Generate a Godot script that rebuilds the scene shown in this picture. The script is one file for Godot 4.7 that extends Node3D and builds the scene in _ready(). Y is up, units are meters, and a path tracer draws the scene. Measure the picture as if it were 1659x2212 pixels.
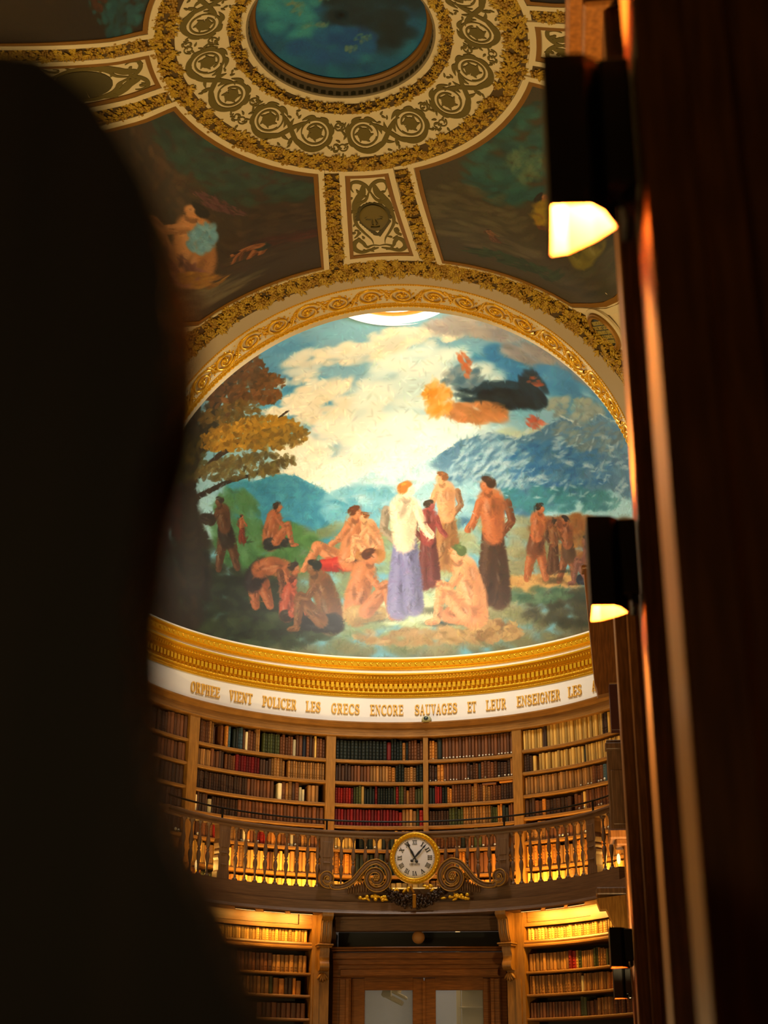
extends Node3D
# A domed library hall seen through two dark foreground shapes: painted half-dome, gilded arch, curved bookcases, gallery with a clock.
# The apse axis is x = 0, z = 0; the apse recedes towards -z, the hall runs towards +z. y is up, metres.

var M := {}
var used := {}
var rng := RandomNumberGenerator.new()

class MB:
	var v := PackedVector3Array()
	var n := PackedVector3Array()
	var t := PackedVector2Array()
	func tri(a: Vector3, b: Vector3, c: Vector3, na: Vector3, nb: Vector3, nc: Vector3, ua := Vector2.ZERO, ub := Vector2.ZERO, uc := Vector2.ZERO) -> void:
		if (c - a).cross(b - a).dot(na + nb + nc) >= 0.0:
			v.append(a); v.append(b); v.append(c)
			n.append(na); n.append(nb); n.append(nc)
			t.append(ua); t.append(ub); t.append(uc)
		else:
			v.append(a); v.append(c); v.append(b)
			n.append(na); n.append(nc); n.append(nb)
			t.append(ua); t.append(uc); t.append(ub)
	func flat(a: Vector3, b: Vector3, c: Vector3, nn: Vector3) -> void:
		tri(a, b, c, nn, nn, nn)
	func quad(a: Vector3, b: Vector3, c: Vector3, d: Vector3, nn: Vector3) -> void:
		tri(a, b, c, nn, nn, nn)
		tri(a, c, d, nn, nn, nn)
	func box(c: Vector3, s: Vector3, bev := 0.0, bs := Basis.IDENTITY) -> void:
		var h := s * 0.5
		bev = minf(bev, minf(h.x, minf(h.y, h.z)) * 0.9)
		var pt := func(sg: Vector3, ax: int) -> Vector3:
			var q := (h - Vector3(bev, bev, bev)) * sg
			q[ax] = h[ax] * sg[ax]
			return c + bs * q
		for ax in 3:
			var b1 := (ax + 1) % 3
			var b2 := (ax + 2) % 3
			for s0 in [-1.0, 1.0]:
				var q := []
				for k in [[-1.0, -1.0], [1.0, -1.0], [1.0, 1.0], [-1.0, 1.0]]:
					var sg := Vector3.ZERO
					sg[ax] = s0; sg[b1] = k[0]; sg[b2] = k[1]
					q.append(pt.call(sg, ax))
				var nn := Vector3.ZERO
				nn[ax] = s0
				quad(q[0], q[1], q[2], q[3], bs * nn)
		if bev <= 0.0:
			return
		for ax in 3:
			var b1 := (ax + 1) % 3
			var b2 := (ax + 2) % 3
			for k in [[-1.0, -1.0], [1.0, -1.0], [1.0, 1.0], [-1.0, 1.0]]:
				var lo := Vector3.ZERO
				lo[b1] = k[0]; lo[b2] = k[1]
				var hi := lo
				lo[ax] = -1.0; hi[ax] = 1.0
				var nn := Vector3.ZERO
				nn[b1] = k[0]; nn[b2] = k[1]
				quad(pt.call(lo, b1), pt.call(hi, b1), pt.call(hi, b2), pt.call(lo, b2), bs * nn.normalized())
		for sx in [-1.0, 1.0]:
			for sy in [-1.0, 1.0]:
				for sz in [-1.0, 1.0]:
					var sg := Vector3(sx, sy, sz)
					flat(pt.call(sg, 0), pt.call(sg, 1), pt.call(sg, 2), bs * sg.normalized())
	# a profile (x away from the axis, y along it) turned about an axis; angles in degrees
	func revolve(prof: PackedVector2Array, closed: bool, o: Vector3, X: Vector3, Y: Vector3, L: Vector3, a0: float, a1: float, segs: int, sgn := 1.0, smooth := false) -> void:
		var m := prof.size()
		var area := 0.0
		for i in m:
			var p := prof[i]
			var q := prof[(i + 1) % m]
			area += p.x * q.y - q.x * p.y
		if closed:
			sgn = 1.0 if area > 0.0 else -1.0
		var count := m if closed else m - 1
		var en := []
		for i in count:
			var e := (prof[(i + 1) % m] - prof[i]).normalized()
			en.append(Vector2(e.y, -e.x) * sgn)
		for k in segs:
			var t0 := deg_to_rad(lerpf(a0, a1, float(k) / segs))
			var t1 := deg_to_rad(lerpf(a0, a1, float(k + 1) / segs))
			var d0 := X * cos(t0) + Y * sin(t0)
			var d1 := X * cos(t1) + Y * sin(t1)
			for i in count:
				var p := prof[i]
				var q := prof[(i + 1) % m]
				var np: Vector2 = en[i]
				var nq: Vector2 = en[i]
				if smooth:
					if closed or i > 0:
						np = (en[i] + en[(i - 1 + count) % count]).normalized()
					if closed or i < count - 1:
						nq = (en[i] + en[(i + 1) % count]).normalized()
				var A := o + d0 * p.x + L * p.y
				var B := o + d1 * p.x + L * p.y
				var C := o + d1 * q.x + L * q.y
				var D := o + d0 * q.x + L * q.y
				tri(A, B, C, d0 * np.x + L * np.y, d1 * np.x + L * np.y, d1 * nq.x + L * nq.y)
				tri(A, C, D, d0 * np.x + L * np.y, d1 * nq.x + L * nq.y, d0 * nq.x + L * nq.y)
		if closed and absf(a1 - a0) < 359.9:
			var ids := Geometry2D.triangulate_polygon(prof)
			for end in 2:
				var tt := deg_to_rad(a0 if end == 0 else a1)
				var dd := X * cos(tt) + Y * sin(tt)
				var tn := (-X * sin(tt) + Y * cos(tt)) * (-1.0 if end == 0 else 1.0)
				for i in range(0, ids.size(), 3):
					flat(o + dd * prof[ids[i]].x + L * prof[ids[i]].y, o + dd * prof[ids[i + 1]].x + L * prof[ids[i + 1]].y, o + dd * prof[ids[i + 2]].x + L * prof[ids[i + 2]].y, tn)
	# a ring sector about the apse axis
	func arc(prof: PackedVector2Array, t0: float, t1: float, segs: int, closed := true, sgn := 1.0) -> void:
		revolve(prof, closed, Vector3.ZERO, Vector3(0, 0, -1), Vector3(1, 0, 0), Vector3.UP, t0, t1, segs, sgn)
	func lathe(prof: PackedVector2Array, o: Vector3, segs: int, L := Vector3.UP) -> void:
		var X := L.cross(Vector3(0.3, 0.2, 0.9)).normalized()
		revolve(prof, false, o, X, L.cross(X), L, 0, 360, segs, 1.0, true)
	func extrude(poly: PackedVector2Array, o: Vector3, X: Vector3, Y: Vector3, Z: Vector3, smooth := false) -> void:
		var m := poly.size()
		var area := 0.0
		for i in m:
			area += poly[i].x * poly[(i + 1) % m].y - poly[(i + 1) % m].x * poly[i].y
		var sg := 1.0 if area > 0.0 else -1.0
		var en := []
		for i in m:
			var e := (poly[(i + 1) % m] - poly[i]).normalized()
			en.append(Vector2(e.y, -e.x) * sg)
		for i in m:
			var p := poly[i]
			var q := poly[(i + 1) % m]
			var n0: Vector2 = en[i]
			var n1: Vector2 = en[i]
			if smooth:
				var pr: Vector2 = en[(i - 1 + m) % m]
				var nx: Vector2 = en[(i + 1) % m]
				if pr.dot(n0) > 0.6: n0 = (n0 + pr).normalized()
				if nx.dot(n1) > 0.6: n1 = (n1 + nx).normalized()
			var A := o + X * p.x + Y * p.y
			var B := o + X * q.x + Y * q.y
			var N0 := X * n0.x + Y * n0.y
			var N1 := X * n1.x + Y * n1.y
			tri(A, B, B + Z, N0, N1, N1)
			tri(A, B + Z, A + Z, N0, N1, N0)
		var ids := Geometry2D.triangulate_polygon(poly)
		var zn := Z.normalized()
		for i in range(0, ids.size(), 3):
			var a := o + X * poly[ids[i]].x + Y * poly[ids[i]].y
			var b := o + X * poly[ids[i + 1]].x + Y * poly[ids[i + 1]].y
			var c := o + X * poly[ids[i + 2]].x + Y * poly[ids[i + 2]].y
			flat(a, b, c, -zn)
			flat(a + Z, b + Z, c + Z, zn)
	func tube(pts: PackedVector3Array, r0: float, r1: float, sides: int, closed := false, ref := Vector3.UP, flatk := 1.0) -> void:
		var m := pts.size()
		var rings := []
		for i in m:
			var d: Vector3
			if closed:
				d = pts[(i + 1) % m] - pts[(i - 1 + m) % m]
			else:
				d = pts[mini(i + 1, m - 1)] - pts[maxi(i - 1, 0)]
			d = d.normalized()
			var s := d.cross(ref)
			if s.length() < 0.01:
				s = d.cross(Vector3(0.9, 0.1, 0.3))
			s = s.normalized()
			var u := s.cross(d).normalized()
			var r := lerpf(r0, r1, float(i) / maxf(1, m - 1))
			var ring := []
			for k in sides:
				var a := TAU * k / sides
				ring.append([pts[i] + s * cos(a) * r + u * sin(a) * r * flatk, (s * cos(a) * flatk + u * sin(a)).normalized()])
			rings.append(ring)
		var last := m if closed else m - 1
		for i in last:
			for k in sides:
				var a = rings[i][k]
				var b = rings[i][(k + 1) % sides]
				var c = rings[(i + 1) % m][(k + 1) % sides]
				var d2 = rings[(i + 1) % m][k]
				tri(a[0], b[0], c[0], a[1], b[1], c[1])
				tri(a[0], c[0], d2[0], a[1], c[1], d2[1])
	func ball(c: Vector3, s: Vector3, bs := Basis.IDENTITY, nu := 10, nv := 6) -> void:
		for j in nv:
			for i in nu:
				var q := []
				for k in [[0, 0], [1, 0], [1, 1], [0, 1]]:
					var a: float = TAU * (i + k[0]) / nu
					var b: float = PI * (j + k[1]) / nv - PI / 2
					q.append(Vector3(cos(a) * cos(b), sin(b), sin(a) * cos(b)))
				var f := func(p: Vector3) -> Vector3: return c + bs * (p * s)
				var g := func(p: Vector3) -> Vector3: return (bs * (p / s)).normalized()
				if j > 0:
					tri(f.call(q[0]), f.call(q[1]), f.call(q[2]), g.call(q[0]), g.call(q[1]), g.call(q[2]))
				if j < nv - 1:
					tri(f.call(q[0]), f.call(q[2]), f.call(q[3]), g.call(q[0]), g.call(q[2]), g.call(q[3]))
				elif j == 0:
					tri(f.call(q[0]), f.call(q[2]), f.call(q[3]), g.call(q[0]), g.call(q[2]), g.call(q[3]))
	func grid(fn: Callable, nu: int, nv: int, side: Vector3, uvfn = null) -> void:
		var p := []
		var w := []
		for j in nv + 1:
			for i in nu + 1:
				p.append(fn.call(float(i) / nu, float(j) / nv))
				w.append(uvfn.call(float(i) / nu, float(j) / nv) if uvfn != null else Vector2(float(i) / nu, float(j) / nv))
		var nn := []
		var k := nu + 1
		for j in nv + 1:
			for i in nu + 1:
				var du: Vector3 = p[j * k + mini(i + 1, nu)] - p[j * k + maxi(i - 1, 0)]
				var dv: Vector3 = p[mini(j + 1, nv) * k + i] - p[maxi(j - 1, 0) * k + i]
				nn.append(du.cross(dv).normalized())
		var mid: Vector3 = nn[(nv / 2) * k + nu / 2]
		var sg := 1.0 if mid.dot(side) >= 0.0 else -1.0
		for j in nv:
			for i in nu:
				var a := j * k + i
				var b := a + 1
				var c := a + k + 1
				var d := a + k
				tri(p[a], p[b], p[c], nn[a] * sg, nn[b] * sg, nn[c] * sg, w[a], w[b], w[c])
				tri(p[a], p[c], p[d], nn[a] * sg, nn[c] * sg, nn[d] * sg, w[a], w[c], w[d])
	func mesh() -> ArrayMesh:
		var arr := []
		arr.resize(Mesh.ARRAY_MAX)
		arr[Mesh.ARRAY_VERTEX] = v
		arr[Mesh.ARRAY_NORMAL] = n
		arr[Mesh.ARRAY_TEX_UV] = t
		var m := ArrayMesh.new()
		m.add_surface_from_arrays(Mesh.PRIMITIVE_TRIANGLES, arr)
		return m

func P(r: float, deg: float, y: float) -> Vector3:
	return Vector3(r * sin(deg_to_rad(deg)), y, -r * cos(deg_to_rad(deg)))

func frame(deg: float) -> Basis:   # x along the curved wall, y up, z into the room
	var a := deg_to_rad(deg)
	return Basis(Vector3(cos(a), 0, sin(a)), Vector3.UP, Vector3(-sin(a), 0, cos(a)))

func V2(a: Array) -> PackedVector2Array:
	var o := PackedVector2Array()
	for i in range(0, a.size(), 2):
		o.append(Vector2(a[i], a[i + 1]))
	return o

func rect(r0: float, r1: float, y0: float, y1: float) -> PackedVector2Array:
	return V2([r0, y0, r1, y0, r1, y1, r0, y1])

func numbered(called: String) -> String:
	if not used.has(called):
		used[called] = 0
		return called
	used[called] += 1
	return "%s_%03d" % [called, used[called]]

func tag(o: Node3D, label: String, category := "", group := "", kind := "") -> Node3D:
	o.set_meta("label", label)
	if category: o.set_meta("category", category)
	if group: o.set_meta("group", group)
	if kind: o.set_meta("kind", kind)
	return o

func thing(called: String, label: String, category: String, at := Vector3.ZERO, group := "", bs := Basis.IDENTITY) -> Node3D:
	var o := Node3D.new()
	o.name = numbered(called)
	add_child(o)
	o.transform = Transform3D(bs, at)
	return tag(o, label, category, group)

func put(parent: Node, called: String, mesh: Mesh, mat: Material, xf := Transform3D.IDENTITY) -> MeshInstance3D:
	var o := MeshInstance3D.new()
	o.name = numbered(called) if parent == self else called
	o.mesh = mesh
	o.material_override = mat
	o.transform = xf
	parent.add_child(o, true)
	return o

func build(parent: Node, called: String, mb: MB, mat: Material, xf := Transform3D.IDENTITY) -> MeshInstance3D:
	return put(parent, called, mb.mesh(), mat, xf)

func struct(called: String, mb: MB, mat: Material, label: String) -> MeshInstance3D:
	var o := build(self, called, mb, mat)
	tag(o, label, "", "", "structure")
	return o

func scatter(parent: Node, called: String, mesh: Mesh, mat: Material, xfs: Array, colors = null) -> MultiMeshInstance3D:
	var mm := MultiMesh.new()
	mm.transform_format = MultiMesh.TRANSFORM_3D
	mm.use_colors = colors != null
	mm.mesh = mesh
	mm.instance_count = xfs.size()
	for i in xfs.size():
		mm.set_instance_transform(i, xfs[i])
		if colors != null:
			mm.set_instance_color(i, colors[i])
	var o := MultiMeshInstance3D.new()
	o.name = numbered(called) if parent == self else called
	o.multimesh = mm
	o.material_override = mat
	o.set_meta("kind", "stuff")
	parent.add_child(o, true)
	return o

func mat(c: Color, rough := 0.6, metal := 0.0) -> StandardMaterial3D:
	var m := StandardMaterial3D.new()
	m.albedo_color = c
	m.roughness = rough
	m.metallic = metal
	m.cull_mode = BaseMaterial3D.CULL_DISABLED
	return m

func noise_tex(freq: float, c0: Color, c1: Color, seed_: int, size := 512, mid = null) -> NoiseTexture2D:
	var f := FastNoiseLite.new()
	f.seed = seed_
	f.frequency = freq
	f.fractal_octaves = 4
	var g := Gradient.new()
	g.set_color(0, c0)
	g.set_color(1, c1)
	if mid != null:
		g.add_point(0.5, mid)
	var t := NoiseTexture2D.new()
	t.width = size
	t.height = size
	t.seamless = true
	t.noise = f
	t.color_ramp = g
	return t

func wood(c: Color, rough: float, seed_: int, horizontal := false) -> StandardMaterial3D:
	var m := mat(Color.WHITE, rough)
	m.albedo_texture = noise_tex(0.02, c.darkened(0.28), c.lightened(0.08), seed_, 256)
	m.uv1_triplanar = true
	m.uv1_world_triplanar = true
	m.uv1_scale = Vector3(0.5, 6.0, 0.5) if horizontal else Vector3(5.0, 0.45, 5.0)
	return m

func materials() -> void:
	M.oak = wood(Color(0.62, 0.40, 0.115), 0.42, 3)
	M.oak_flat = wood(Color(0.60, 0.38, 0.11), 0.42, 4, true)
	M.brown = wood(Color(0.42, 0.275, 0.155), 0.5, 5)
	M.brown_flat = wood(Color(0.42, 0.275, 0.155), 0.5, 6, true)
	M.oak_red = wood(Color(0.55, 0.31, 0.08), 0.42, 14, true)
	M.pier = wood(Color(0.50, 0.27, 0.065), 0.42, 8)
	M.ebony = mat(Color(0.05, 0.035, 0.025), 0.6)
	M.gold = mat(Color(0.90, 0.69, 0.12), 0.34, 0.5)
	M.gold_dim = mat(Color(0.60, 0.42, 0.12), 0.5, 0.35)
	M.gold_paint = mat(Color.WHITE, 0.55, 0.1)
	M.gold_paint.albedo_texture = noise_tex(0.05, Color(0.40, 0.30, 0.05), Color(0.92, 0.78, 0.22), 11, 256, Color(0.72, 0.56, 0.11))
	M.gold_paint.uv1_triplanar = true
	M.gold_paint.uv1_world_triplanar = true
	M.gold_paint.uv1_scale = Vector3(3, 3, 3)
	M.gold_fruit = mat(Color(0.62, 0.46, 0.11), 0.5, 0.15)
	M.brown_gold = mat(Color(0.52, 0.35, 0.09), 0.55, 0.15)
	M.umber = mat(Color(0.32, 0.23, 0.06), 0.7)
	M.cream = mat(Color(0.86, 0.78, 0.61), 0.8)
	M.cream_dark = mat(Color(0.74, 0.66, 0.54), 0.8)
	M.white = mat(Color(0.88, 0.85, 0.81), 0.75)
	M.olive = mat(Color(0.40, 0.34, 0.11), 0.75)
	M.olive_dark = mat(Color(0.29, 0.25, 0.09), 0.75)
	M.mural_dark = mat(Color(0.10, 0.10, 0.07), 0.8)
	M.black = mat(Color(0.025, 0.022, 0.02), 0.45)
	M.iron = mat(Color(0.03, 0.03, 0.035), 0.4, 0.5)
	M.dial = mat(Color(0.86, 0.83, 0.84), 0.35)
	M.ink = mat(Color(0.05, 0.05, 0.07), 0.5)
	M.glass = mat(Color(0.9, 0.95, 0.95, 0.12), 0.05)
	M.glass.transparency = BaseMaterial3D.TRANSPARENCY_ALPHA
	M.grey_wall = mat(Color(0.66, 0.66, 0.68), 0.8)
	M.stone = mat(Color(0.80, 0.70, 0.50), 0.7)
	M.paper = mat(Color(0.90, 0.86, 0.76), 0.8)
	M.floor = wood(Color(0.30, 0.18, 0.10), 0.5, 9)
	M.brass = mat(Color(0.75, 0.52, 0.16), 0.3, 0.8)

func _ready() -> void:
	rng.seed = 20
	var cam := Camera3D.new()
	cam.name = "camera"
	var right := Vector3(0.99339165, 0.00644698, -0.11459257)
	var up := Vector3(0.03849845, 0.92186116, 0.38560325)
	cam.transform = Transform3D(Basis(right, up, right.cross(up)).orthonormalized(), Vector3(2.45546, 1.45, 21.4492))
	cam.keep_aspect = Camera3D.KEEP_HEIGHT
	cam.near = 0.05
	cam.far = 100.0
	var lens := CameraAttributesPhysical.new()
	lens.frustum_focal_length = 32.563
	lens.frustum_focus_distance = 25.0
	lens.exposure_aperture = 1.5
	cam.attributes = lens
	cam.fov = 40.457
	add_child(cam)
	cam.current = true
	var env := Environment.new()
	env.background_mode = Environment.BG_COLOR
	env.background_color = Color.BLACK
	env.tonemap_mode = Environment.TONE_MAPPER_LINEAR
	env.tonemap_exposure = 1.0
	env.sdfgi_enabled = true
	env.ssao_enabled = true
	env.ssil_enabled = true
	var we := WorldEnvironment.new()
	we.name = "world"
	we.environment = env
	add_child(we)
	materials()
	sky_lights()
	shell()
	apse_wall()
	apse_mural()
	arch()
	vault()
	upper_cases()
	lower_cases()
	door_wall()
	gallery()
	clock()
	piers()
	silhouette()
	books()

func area(called: String, at: Vector3, look: Vector3, size: Vector2, energy: float, c: Color) -> void:
	var l := AreaLight3D.new()
	l.name = called
	l.area_size = size
	l.light_color = c
	l.light_energy = energy
	l.light_size = 0.5
	l.shadow_enabled = true
	l.area_range = 30.0
	add_child(l, true)
	var z := -look.normalized()
	var x := Vector3(1, 0, 0.01).cross(z).cross(z).normalized() * -1.0
	l.transform = Transform3D(Basis(x, z.cross(x), z).orthonormalized(), at)

func omni(called: String, at: Vector3, energy: float, c: Color, size := 0.03) -> void:
	var l := OmniLight3D.new()
	l.name = called
	l.position = at
	l.light_energy = energy
	l.light_color = c
	l.light_size = size
	l.omni_range = 30.0
	l.omni_attenuation = 2.0
	l.shadow_enabled = true
	add_child(l, true)

func spot(called: String, at: Vector3, to: Vector3, energy: float, c: Color, angle: float, soft := 1.0, size := 0.06) -> void:
	var l := SpotLight3D.new()
	l.name = called
	l.light_energy = energy
	l.light_color = c
	l.light_size = size
	l.spot_range = 40.0
	l.spot_angle = angle
	l.spot_angle_attenuation = soft
	l.spot_attenuation = 2.0
	l.shadow_enabled = true
	add_child(l, true)
	l.look_at_from_position(at, to)

const WARM := Color(1.0, 0.77, 0.36)
const DAY := Color(1.0, 0.97, 0.92)

func sky_lights() -> void:
	# daylight through the round skylight at the crown of the apse
	area("skylight_light", Vector3(0.05, 14.98, -0.30), Vector3(0, -1, -0.05), Vector2(1.5, 1.2), 80.0, DAY)
	# unseen spot at the crown of the arch, placed to light the mural
	spot("unseen_mural_spot", Vector3(0.5, 14.2, 0.62), Vector3(0.2, 10.4, -4.6), 46.0, Color(1.0, 0.97, 0.90), 38.0)
	# unseen globe lamps, all out of view, placed to light vault, shelves and piers
	globe("left side of the domed bay", Vector3(-4.3, 2.6, 6.6), 34.0, true)
	globe("right of the domed bay, behind the piers", Vector3(4.2, 2.6, 5.6), 30.0, true)
	globe("far right of the apse, hidden by the piers", Vector3(3.75, 1.7, 1.6), 5.5, false)
	globe("far left of the apse, hidden by the dark shape", Vector3(-3.7, 1.7, 0.9), 2.6, false)
	globe("left side of the hall", Vector3(-3.9, 2.6, 12.5), 20.0, true)
	globe("open floor behind the viewer", Vector3(0.9, 2.4, 25.2), 0.9, false)

func globe(where: String, at: Vector3, energy: float, bowl: bool) -> void:
	var t := thing("unseen_floor_lamp", "unseen brass floor lamp placed to light the hall, %s" % where, "lamp", Vector3(at.x, 0, at.z))
	var b := MB.new()
	b.lathe(V2([0.0, 0.0, 0.18, 0.0, 0.17, 0.03, 0.04, 0.06, 0.018, 0.12, 0.018, at.y - 0.17, 0.05, at.y - 0.13, 0.0, at.y - 0.13]), Vector3.ZERO, 20)
	build(t, "stand", b, M.brass)
	if bowl:
		b = MB.new()
		b.lathe(V2([0.0, at.y - 0.13, 0.10, at.y - 0.10, 0.20, at.y - 0.02, 0.24, at.y + 0.05, 0.235, at.y + 0.055, 0.19, at.y - 0.01, 0.09, at.y - 0.09, 0.0, at.y - 0.11]), Vector3.ZERO, 24)
		build(t, "bowl", b, M.brass)
	b = MB.new()
	var r := 0.06 if bowl else 0.14
	b.ball(Vector3(0, at.y, 0), Vector3(r, r, r), Basis.IDENTITY, 24, 14)
	build(t, "globe", b, glow(Color(1, 0.88, 0.62), 4.0))
	omni("unseen_floor_lamp_light", at, energy, Color(1.0, 0.88, 0.62), r * 0.8)

func glow(c: Color, e: float) -> StandardMaterial3D:
	var m := mat(c, 0.6)
	m.emission_enabled = true
	m.emission = c
	m.emission_energy_multiplier = e
	return m

func shell() -> void:
	var b := MB.new()
	b.box(Vector3(0, -0.15, 8.5), Vector3(14, 0.3, 36))
	struct("floor", b, M.floor, "dark wooden floor of the library hall")
	b = MB.new()
	b.box(Vector3(0, 17.15, 8.5), Vector3(14, 0.3, 36))
	b.box(Vector3(0, 15.4, 19.0), Vector3(12, 0.3, 15.2))
	struct("ceiling", b, M.cream_dark, "flat ceiling closing the hall above the domes")
	for s in [-1.0, 1.0]:
		b = MB.new()
		b.box(Vector3(s * 6.4, 8.5, 8.5), Vector3(0.3, 17.0, 36))
		struct("wall_left" if s < 0 else "wall_right", b, M.brown, "dark panelled long side wall of the hall on the %s" % ("left" if s < 0 else "right"))
	b = MB.new()
	b.box(Vector3(0, 8.5, 26.4), Vector3(13, 17.0, 0.3))
	struct("wall_rear", b, M.brown, "dark panelled end wall behind the viewer")
	b = MB.new()
	b.box(Vector3(0, 8.5, -9.4), Vector3(13, 17.0, 0.3))
	struct("wall_far", b, M.grey_wall, "plain end wall beyond the apse")

func mould(called: String, prof: Array, m: Material, t0: float, t1: float, label: String) -> MeshInstance3D:
	var b := MB.new()
	b.arc(V2(prof), t0, t1, 96)
	return struct(called, b, m, label)

const TA := -84.0
const TB := 84.0

func apse_wall() -> void:
	# masonry behind everything, with the doorway left open
	var b := MB.new()
	b.arc(rect(5.06, 5.3, 4.4, 15.6), -100, 100, 60)
	b.arc(rect(5.06, 5.3, 0.0, 4.4), -100, -19, 24)
	b.arc(rect(5.06, 5.3, 0.0, 4.4), 22, 100, 24)
	struct("wall_apse", b, M.brown, "curved masonry wall of the apse behind the bookcases")
	mould("wall_frieze", [4.85, 8.02, 5.0, 8.02, 5.0, 8.64, 4.85, 8.64], M.white, TA, TB, "curved white frieze band carrying the gold inscription")
	lettering()
	# dentil cornice
	var c := mould("cornice_1", [5.0, 8.62, 5.0, 9.075, 4.69, 9.075, 4.69, 9.045, 4.74, 9.035, 4.76, 8.965, 4.80, 8.955, 4.86, 8.895, 4.86, 8.74, 4.80, 8.735, 4.80, 8.70, 4.83, 8.69, 4.835, 8.62], M.gold, TA, TB, "gilded dentil cornice curving round the apse above the inscription")
	var d := MB.new()
	d.box(Vector3(0, 0, 0), Vector3(0.062, 0.105, 0.07), 0.006)
	var dm := d.mesh()
	var k := 0
	while k < 128:
		var a := -73.6 + 1.15 * k
		put(c, "dentil", dm, M.gold, Transform3D(frame(a), P(4.785, a, 8.828)))
		k += 1
	var egg := MB.new()
	egg.ball(Vector3.ZERO, Vector3(0.028, 0.036, 0.02), Basis.IDENTITY, 8, 5)
	var bead := MB.new()
	bead.ball(Vector3.ZERO, Vector3(0.016, 0.014, 0.012), Basis.IDENTITY, 6, 4)
	var xe := []
	var xb := []
	for i in 190:
		var a := -76.0 + 0.8 * i
		xe.append(Transform3D(frame(a), P(4.745, a, 9.0)))
	for i in 440:
		var a := -76.0 + 0.345 * i
		xb.append(Transform3D(frame(a), P(4.808, a, 8.925)))
		xb.append(Transform3D(frame(a + 0.1), P(4.828, a + 0.1, 8.655)))
		xb.append(Transform3D(frame(a + 0.2).scaled(Vector3(1.2, 1.5, 1)), P(4.80, a + 0.2, 8.715)))
	scatter(c, "egg_row", egg.mesh(), M.gold, xe)
	scatter(c, "bead_row", bead.mesh(), M.gold, xb)
	mould("wall_attic", [4.87, 9.05, 5.0, 9.05, 5.0, 9.24, 4.87, 9.24], M.white, TA, TB, "plain white curved band between the two gilded cornices")
	var g := mould("cornice_2", [5.0, 9.19, 4.85, 9.19, 4.84, 9.22, 4.81, 9.24, 4.80, 9.33, 4.765, 9.36, 4.765, 9.385, 5.0, 9.385], M.gold, TA, TB, "narrow gilded leaf moulding under the painted half-dome")
	var leaf := MB.new()
	leaf.ball(Vector3(0, 0, 0), Vector3(0.02, 0.03, 0.016), Basis(Vector3(0, 0, 1), 0.5), 6, 4)
	leaf.ball(Vector3(0.025, 0.02, 0), Vector3(0.012, 0.018, 0.012), Basis(Vector3(0, 0, 1), -0.5), 6, 4)
	leaf.ball(Vector3(0.02, -0.02, 0), Vector3(0.012, 0.014, 0.012), Basis.IDENTITY, 6, 4)
	var xl := []
	for i in 100:
		var a := -75.0 + 1.5 * i
		xl.append(Transform3D(frame(a), P(4.80, a, 9.29)))
	scatter(g, "leaf_row", leaf.mesh(), M.gold, xl)
	var xg := []
	for i in 440:
		var a := -76.0 + 0.345 * i
		xg.append(Transform3D(frame(a), P(4.845, a, 9.215)))
	scatter(g, "bead_row", bead.mesh(), M.gold, xg)
	mould("trim_1", [4.79, 9.385, 5.0, 9.385, 5.0, 9.425, 4.79, 9.425], M.white, TA, TB, "thin white fillet at the foot of the mural")
	# small rounded sensor standing on the wooden cornice
	var s := thing("motion_sensor", "small greyish rounded sensor standing on the wooden cornice under the inscription", "sensor", P(4.58, 2.9, 8.05), "", frame(2.9))
	b = MB.new()
	b.lathe(V2([0.0, 0.13, 0.04, 0.128, 0.075, 0.11, 0.095, 0.075, 0.10, 0.03, 0.085, 0.0, 0.0, 0.0]), Vector3.ZERO, 20)
	build(s, "housing", b, mat(Color(0.62, 0.62, 0.48), 0.4))
	b = MB.new()
	b.lathe(V2([0.0, 0.02, 0.035, 0.014, 0.045, 0.0]), Vector3(0, 0.062, 0.088), 16, Vector3(0, 0, 1))
	build(s, "lens", b, mat(Color(0.18, 0.22, 0.22), 0.2))

func lettering() -> void:
	var t := thing("inscription", "raised gold capital letters reading ORPHEE VIENT POLICER on the white curved frieze", "lettering")
	var font := SystemFont.new()
	font.font_names = PackedStringArray(["Droid Serif"])
	font.font_weight = 700
	var gl := mat(Color(0.86, 0.66, 0.28), 0.45, 0.1)
	var w := [["ORPHEE", -55.0, -46.9], ["VIENT", -44.5, -38.5], ["POLICER", -36.1, -27.7], ["LES", -25.6, -22.0], ["GRECS", -19.6, -12.9], ["ENCORE", -10.6, -2.8], ["SAUVAGES", -0.3, 9.7], ["ET", 12.0, 14.2], ["LEUR", 16.4, 21.4], ["ENSEIGNER", 23.9, 35.2], ["LES", 37.2, 41.1], ["ARTS", 44.0, 49.4]]
	for e in w:
		var s: String = e[0]
		var wid := []
		var tot := 0.0
		for i in s.length():
			var k := 0.55 if s[i] == "I" else (1.1 if s[i] in "NORGCU" else 1.0)
			wid.append(k)
			tot += k
		var a: float = e[1]
		for i in s.length():
			var step: float = (e[2] - e[1]) * wid[i] / tot
			var m := TextMesh.new()
			m.text = s[i]
			m.font = font
			m.font_size = 64
			m.pixel_size = 0.195 / 46.0
			m.depth = 0.022
			m.curve_step = 2.0
			var box := m.get_aabb()
			var want: float = deg_to_rad(step) * 4.84 * 0.9
			var fr := frame(a + step * 0.5)
			var sc := want / maxf(box.size.x, 0.01)
			var sy := 0.20 / maxf(box.size.y, 0.01)
			var bs := Basis(fr.x * sc, fr.y * sy, fr.z)
			var ctr := box.position + box.size * 0.5
			put(t, "letter", m, gl, Transform3D(bs, P(4.836, a + step * 0.5, 8.378) - bs * Vector3(ctr.x, ctr.y, 0)))
			a += step

# ---- painting with soft brush dabs on an image; 0..1000 across the canvas ----
var brushes := {}
var cv: Image
var cvk := 1.0

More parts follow.
